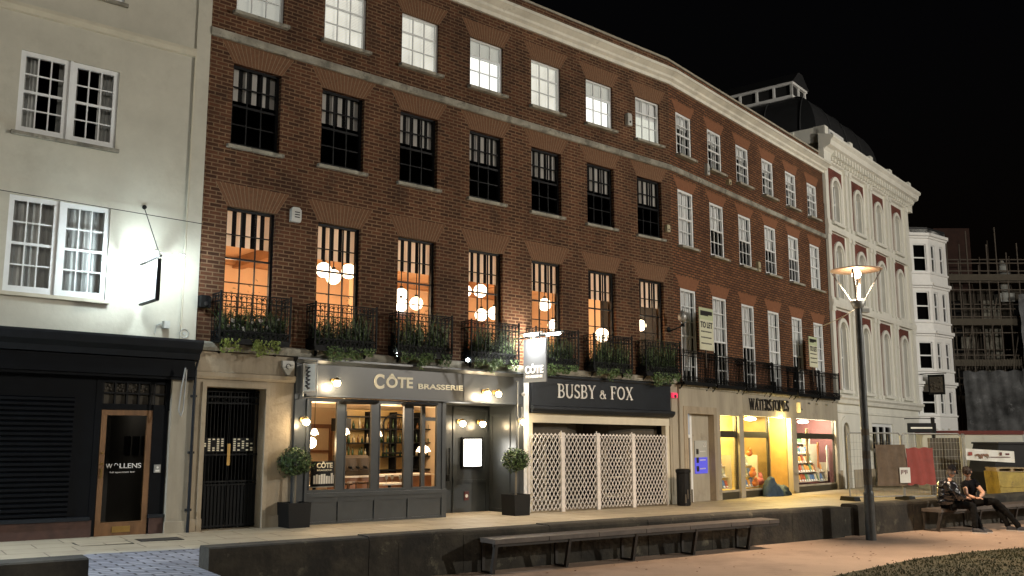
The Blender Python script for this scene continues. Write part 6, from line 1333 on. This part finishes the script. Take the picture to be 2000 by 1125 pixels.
# ================================================================= STREET LAMPS
def street_lamp(x, y, H, label, power, lit_r=.5, col=(1, .74, .50), kd='SPOT'):
    r = empty('street_lamp', (x, y, 0), 0, label, 'street lamp', 'tall disc-topped street lamps of the green')
    mb = MB(); mb.cyl((0, 0, 0), (0, 0, .9), .100, .097, n=20); mb.cyl((0, 0, .9), (0, 0, H-.75), .080, .064, n=20); mb.cyl((0, 0, .88), (0, 0, .93), .100, .081, n=20); mb.build('post', 'post_metal', r)
    mb = MB(); mb.lathe([(.085, 0), (.10, .02), (.15, .16), (.14, .17), (.001, .17)], (0, 0, H-.78), 16); mb.build('collar', 'steel', r)
    for k in range(4):
        a = pi/4+k*pi/2+.3; mb = MB(); d = Vector((cos(a), sin(a), 0)); s_ = Vector((-sin(a), cos(a), 0))*.022
        p0 = Vector((0, 0, H-.64))+d*.10; p1 = Vector((0, 0, H-.03))+d*.46; q = d*.02
        mb.add([p0-s_, p0+s_, p1+s_, p1-s_, p0-s_+q, p0+s_+q, p1+s_+q, p1-s_+q], [(0, 1, 2, 3), (7, 6, 5, 4), (0, 4, 5, 1), (1, 5, 6, 2), (2, 6, 7, 3), (3, 7, 4, 0)]); mb.build('arm', 'steel', r)
    mb = MB(); mb.lathe([(lit_r, 0), (lit_r+.005, .012), (.3, .05), (.1, .085), (.001, .09)], (0, 0, H), 28); mb.lathe([(.001, .06), (.1, .055), (.3, .025), (lit_r-.01, -.005), (lit_r, 0)], (0, 0, H), 28); mb.build('reflector', 'reflector_paint', r)
    mb = MB(); mb.sphere((0, 0, H-.08), .09, 14); mb.cyl((0, 0, H-.02), (0, 0, H+.05), .05); mb.build('bulb', 'bulb_warm', r)
    light('lamp_light', (0, 0, H-.19), power, col, r, kd, size=.12, spot=172 if kd == 'SPOT' else None); return r
lp = street_lamp(6.93, 18.9, 5.28, 'tall grey street lamp with a glowing disc head at the far end of the wall', 2200)
for a, b, c in ((1.05, 1.35, .0805), (1.55, 1.7, .0780), (2.0, 2.12, .0760)): mb = MB(); mb.cyl((0, 0, a), (0, 0, b), c, n=20, caps=False); mb.build('peeling_sticker', 'far_stone', lp)
mb = MB(); mb.box(.06, .2, -.06, .06, 4.42, 4.5); mb.build('sensor', 'plastic_white', lp)
street_lamp(27, 13, 9.0, 'tall street lamp standing beyond the right edge of the photo', 18500, col=(1, .94, .83), kd='POINT')
street_lamp(-13, 9.5, 6.0, 'street lamp standing beyond the left edge of the photo', 8000, col=(.80, .91, 1))

# ================================================================= PEOPLE
def skin_obj(name, chains, m, parent, sub=2, root=0):
    """chains: list of lists of (x,y,z,r); points closer than 1e-4 are shared"""
    vs, rs, es = [], [], []
    def vid(p):
        for i, v in enumerate(vs):
            if (Vector(v)-Vector(p[:3])).length < 1e-4: return i
        vs.append(tuple(p[:3])); rs.append(p[3]); return len(vs)-1
    for ch in chains:
        ids = [vid(p) for p in ch]
        es += [(a, b) for a, b in zip(ids, ids[1:])]
    me = bpy.data.meshes.new(name); me.from_pydata(vs, es, []); me.update(); me.materials.append(M[m])
    o = bpy.data.objects.new(name, me); COL.objects.link(o); o.parent = parent
    md = o.modifiers.new('skin', 'SKIN'); md.use_smooth_shade = True
    for i, r in enumerate(rs):
        sv = me.skin_vertices[0].data[i]; sv.radius = (r, r) if not isinstance(r, tuple) else r; sv.use_root = (i == root)
    s_ = o.modifiers.new('sub', 'SUBSURF'); s_.levels = sub; s_.render_levels = sub
    if name in ('puffer_jacket', 't_shirt', 'trousers'):
        s_.levels = s_.render_levels = 3
        tx = bpy.data.textures.get('folds') or bpy.data.textures.new('folds', 'CLOUDS'); tx.noise_scale = .07
        dm = o.modifiers.new('folds', 'DISPLACE'); dm.texture = tx; dm.strength = .035 if name != 'puffer_jacket' else .05; dm.mid_level = .5
    return o
def head_parts(r, c, look, hairlen, cap=None):
    """skull, nose, ears as one mesh aligned to look direction"""
    look = Vector(look).normalized(); up = Vector((0, 0, 1)); right = look.cross(up).normalized(); up = right.cross(look)
    def W_(x, y, z): return Vector(c)+right*x+look*y+up*z
    mb = MB(); n = 18; k = 14
    vs = []
    for j in range(k+1):
        ph = pi*j/k; z = -cos(ph)*.118; rr = sin(ph)
        for i in range(n):
            a = 2*pi*i/n; x = cos(a)*rr*.075; y = sin(a)*rr*.092
            if z < -.03: x *= 1-.30*((-z-.03)/.09); y = y*(1-.15*((-z-.03)/.09))+.012*((-z-.03)/.09)
            if abs(a-pi/2) < .3 and -.05 < z < .0: y += .018*(1+z/.05 if z < 0 else 1)
            vs.append(W_(x, y, z))
    mb.add(vs, [(j*n+i, j*n+(i+1) % n, (j+1)*n+(i+1) % n, (j+1)*n+i) for j in range(k) for i in range(n)], 0, True)
    for s_ in (-1, 1):
        e = [W_(s_*.075, -.01+.018*cos(a), .018*sin(a)*1.5-.005) for a in [i*1.05 for i in range(6)]]; e2 = [W_(s_*.09, -.018+.02*cos(a), .02*sin(a)*1.5-.005) for a in [i*1.05 for i in range(6)]]
        mb.add(e+e2, [(i, (i+1) % 6, (i+1) % 6+6, i+6) for i in range(6)]+[tuple(range(6, 12))], 0, True)
        mb.add([W_(s_*.03-.012, .083, .012), W_(s_*.03+.012, .083, .012), W_(s_*.03+.01, .085, .004), W_(s_*.03-.01, .085, .004)], [(0, 1, 2, 3)], 1)
    mb.add([W_(-.02, .084, -.055), W_(.02, .084, -.055), W_(.015, .083, -.063), W_(-.015, .083, -.063)], [(0, 1, 2, 3)], 2)
    nb = [W_(-.012, .083, -.03), W_(.012, .083, -.03), W_(0, .107, -.028), W_(0, .09, .01)]; mb.add(nb, [(0, 1, 2), (0, 2, 3), (2, 1, 3)], 0, True)
    mb.build('head', ['skin', 'letter_dark', 'dark_red'], r)
    hb = MB(); random.seed(17)
    hv = []
    for j in range(9):
        ph = pi*(.40+.60*j/8)
        for i in range(n):
            a = 2*pi*i/n; back = .5-.5*sin(a); z = -cos(ph)*.128-(back*hairlen if j == 0 else back*hairlen*.4 if j == 1 else 0); rr = sin(ph)
            j_ = 1+random.uniform(-.03, .05); x = cos(a)*rr*.087*j_; y = sin(a)*rr*.102*j_-.010
            if sin(a) > .5 and j == 0: z += .045
            hv.append(W_(x, y, z))
    hb.add(hv, [(j*n+i, j*n+(i+1) % n, (j+1)*n+(i+1) % n, (j+1)*n+i) for j in range(8) for i in range(n)], 0, True)
    leaves(hb, 260, lambda: (lambda d: (W_(d.x*.09, d.y*.104-.012, abs(d.z)*.128+.0), right*d.x+look*d.y+up*abs(d.z)))(Vector((random.gauss(0, 1), random.gauss(0, 1), random.gauss(0, 1))).normalized()), .05, asp=.25)
    hb.build('hair', 'hair', r)
    if cap:
        cb = MB(); cv_ = []
        for j in range(7):
            ph = pi*(.52+.48*j/6)
            for i in range(n): a = 2*pi*i/n; cv_.append(W_(cos(a)*sin(ph)*.096, sin(a)*sin(ph)*.112-.008, -cos(ph)*.142+.012))
        cb.add(cv_, [(j*n+i, j*n+(i+1) % n, (j+1)*n+(i+1) % n, (j+1)*n+i) for j in range(6) for i in range(n)], 0, True)
        cb.add([W_(-.07, .09, .015), W_(.07, .09, .015), W_(.05, .17, .005), W_(-.05, .17, .005), W_(-.07, .09, .025), W_(.07, .09, .025), W_(.05, .17, .012), W_(-.05, .17, .012)], [(0, 3, 2, 1), (4, 5, 6, 7), (0, 1, 5, 4), (1, 2, 6, 5), (2, 3, 7, 6), (3, 0, 4, 7)])
        cb.build('cap', 'black_cloth', r)
def hand(r, p, d, curl=.6, side=1):
    """palm with four fingers and thumb along direction d from wrist p"""
    p = Vector(p); d = Vector(d).normalized(); up = Vector((0, 0, 1)); s_ = d.cross(up).normalized(); dn = s_.cross(d)*-1
    ch = [[(*p, .024), (*(p+d*.05), .030), (*(p+d*.085), .028)]]
    body = skin_obj('palm', ch, 'skin', r, 1)
    for k, (off, L) in enumerate(((-.027, .062), (-.009, .072), (.009, .068), (.027, .054))):
        a = p+d*.085+s_*off; b = a+(d*.8+dn*curl*.4).normalized()*L*.5; c = b+(d*.4+dn*curl).normalized()*L*.4
        skin_obj('finger', [[(*(p+d*.06+s_*off), .0095), (*a, .0095), (*b, .0085), (*c, .0075)]], 'skin', r, 1)
    a = p+d*.025-s_*.025*side; b = a+(d*.5-s_*side).normalized()*.035; c = b+(d*.9+dn*.2).normalized()*.03
    skin_obj('thumb', [[(*a, .012), (*b, .010), (*c, .009)]], 'skin', r, 1)
def shoe(r, p, d, name='shoe'):
    p = Vector(p); d = Vector((d[0], d[1], 0)).normalized(); s_ = Vector((d.y, -d.x, 0)); mb = MB()
    prof = [(-.07, .035, .09), (-.03, .042, .10), (.04, .042, .085), (.11, .048, .06), (.17, .045, .045), (.205, .025, .03)]; vs = []
    for x, w_, h in prof:
        for i in range(8): a = pi*i/7; q = p+d*x+s_*cos(a)*w_; vs.append((q.x, q.y, p.z+.02+sin(a)*h))
    mb.add(vs, [(j*8+i, j*8+i+1, (j+1)*8+i+1, (j+1)*8+i) for j in range(5) for i in range(7)]+[tuple(range(8)), tuple(range(47, 39, -1))], 0, True)
    base = [p+d*x+s_*w_*sg for sg in (1,) for x, w_, h in prof]+[p+d*x-s_*w_ for x, w_, h in reversed(prof)]
    k = len(base); mb.add([(q.x, q.y, p.z) for q in base]+[(q.x, q.y, p.z+.024) for q in base], [tuple(range(k)), tuple(range(2*k-1, k-1, -1))]+[(i, (i+1) % k, (i+1) % k+k, i+k) for i in range(k)], 1)
    mb.build(name, ['shoe', 'shoe_sole'], r)
# --- person in puffer jacket and cap (local coordinates about the seat)
P1 = empty('person', (9.20, 20.62, 0), 0, 'person in a shiny black puffer jacket and dark cap at the bench end', 'person')
pel = (0, 0, .56); 
def limb(*pts): return [tuple(p) for p in pts]
hipL, hipR = (.07, -.09, .555, .06), (.03, .09, .555, .06)
body = skin_obj('body', [[(0, 0, .56, .11), (.02, -.01, .74, .12), (.04, -.03, .95, .13), (.07, -.05, 1.06, .055), (.10, -.06, 1.12, .05)],
    [(0, 0, .56, .11), hipL, (.43, -.26, .545, .045), (.37, -.42, .10, .028)], [(0, 0, .56, .11), hipR, (.46, -.06, .54, .045), (.56, -.26, .10, .028)],
    [(.04, -.03, .95, .13), (.02, -.21, .97, .055), (.12, -.30, .74, .042), (.33, -.24, .70, .032)], [(.04, -.03, .95, .13), (.10, .15, .97, .055), (.22, .14, .74, .042), (.36, .0, .70, .032)]], 'skin', P1)
jk = skin_obj('puffer_jacket', [[(0, 0, .52, 0.181), (.0, 0, .60, 0.216), (.01, 0, .66, 0.193), (.015, -.01, .74, 0.222), (.02, -.015, .80, 0.199), (.03, -.02, .88, 0.228), (.04, -.03, .94, 0.205), (.05, -.035, 1.01, 0.164), (.07, -.05, 1.07, 0.099)],
    [(.04, -.03, .94, 0.205), (.0, -.20, .98, 0.099), (.03, -.26, .90, 0.111), (.07, -.29, .82, 0.094), (.11, -.31, .74, 0.103), (.2, -.29, .71, 0.080), (.28, -.26, .70, 0.082)], [(.04, -.03, .94, 0.205), (.10, .14, .98, 0.099), (.16, .16, .86, 0.105), (.21, .16, .75, 0.094), (.3, .07, .71, 0.073)]], 'puffer', P1)
tr_ = skin_obj('trousers', [[(0, 0, .53, .13), (.09, -.09, .555, .10), (.26, -.18, .555, .092), (.44, -.26, .545, .082), (.41, -.34, .33, .068), (.375, -.42, .07, .062)], [(0, 0, .53, .13), (.05, .09, .555, .10), (.27, .01, .55, .092), (.47, -.06, .54, .082), (.52, -.16, .32, .068), (.56, -.26, .07, .062)]], 'trouser', P1)
shoe(P1, (.38, -.43, .0), (.8, -.5)); shoe(P1, (.57, -.27, .0), (.75, -.55)); hand(P1, (.33, -.24, .70), (.6, .5, -.1)); hand(P1, (.36, 0, .70), (.5, -.5, 0), side=-1)
head_parts(P1, (.125, -.065, 1.235), (.85, .55, -.35), .05, cap=True)
# --- person in t-shirt
P2_ = empty('person', (9.86, 21.1, 0), 0, 'brown-haired person in a black t-shirt bent over a phone on the bench', 'person')
body = skin_obj('body', [[(0, 0, .56, .11), (.03, -.04, .74, .115), (.02, -.12, .95, .125), (-.02, -.17, 1.05, .052), (-.04, -.19, 1.11, .05)],
    [(0, 0, .56, .11), (.08, -.07, .56, .08), (.47, -.30, .60, .045), (.82, -.56, .10, .028)], [(0, 0, .56, .11), (.05, .06, .56, .08), (.50, -.12, .58, .045), (.66, -.42, .10, .028)],
    [(.02, -.12, .95, .125), (-.12, -.21, .96, .055), (-.16, -.33, .74, .042), (-.02, -.46, .68, .030)], [(.02, -.12, .95, .125), (.17, -.10, .97, .055), (.24, -.28, .77, .043), (.06, -.42, .69, .030)]], 'skin', P2_)
ts = skin_obj('t_shirt', [[(0, 0, .52, .15), (.02, -.03, .68, .145), (.02, -.09, .86, .15), (.02, -.12, .96, .145), (-.01, -.16, 1.03, .085)], [(.02, -.12, .96, .145), (-.11, -.20, .97, .082), (-.14, -.28, .86, .078)], [(.02, -.12, .96, .145), (.16, -.10, .98, .082), (.20, -.19, .88, .078)]], 'black_cloth', P2_)
tr_ = skin_obj('trousers', [[(0, 0, .54, .135), (.09, -.07, .56, .105), (.3, -.19, .59, .09), (.48, -.30, .60, .08), (.66, -.44, .34, .066), (.82, -.56, .07, .06)], [(0, 0, .54, .135), (.06, .06, .56, .105), (.3, -.03, .57, .09), (.51, -.12, .58, .08), (.59, -.28, .34, .066), (.66, -.42, .07, .06)]], 'trouser', P2_)
shoe(P2_, (.83, -.57, 0), (.9, -.3)); shoe(P2_, (.67, -.43, 0), (.9, -.35)); hand(P2_, (-.02, -.46, .68), (.6, -.5, .05), side=-1); hand(P2_, (.06, -.42, .69), (-.5, -.6, .05))
head_parts(P2_, (-.055, -.215, 1.215), (-.75, -.42, -.85), .02)
ph = empty('phone', (9.87, 20.60, .71), .3, 'small dark phone held by the person in the t-shirt', 'phone'); mb = MB(); mb.box(-.035, .035, -.004, .004, 0, .13); mb.build('body', 'planter_black', ph); mb = MB(); mb.box(-.031, .031, .0042, .006, .006, .124); mb.build('screen', 'screen_pale', ph)
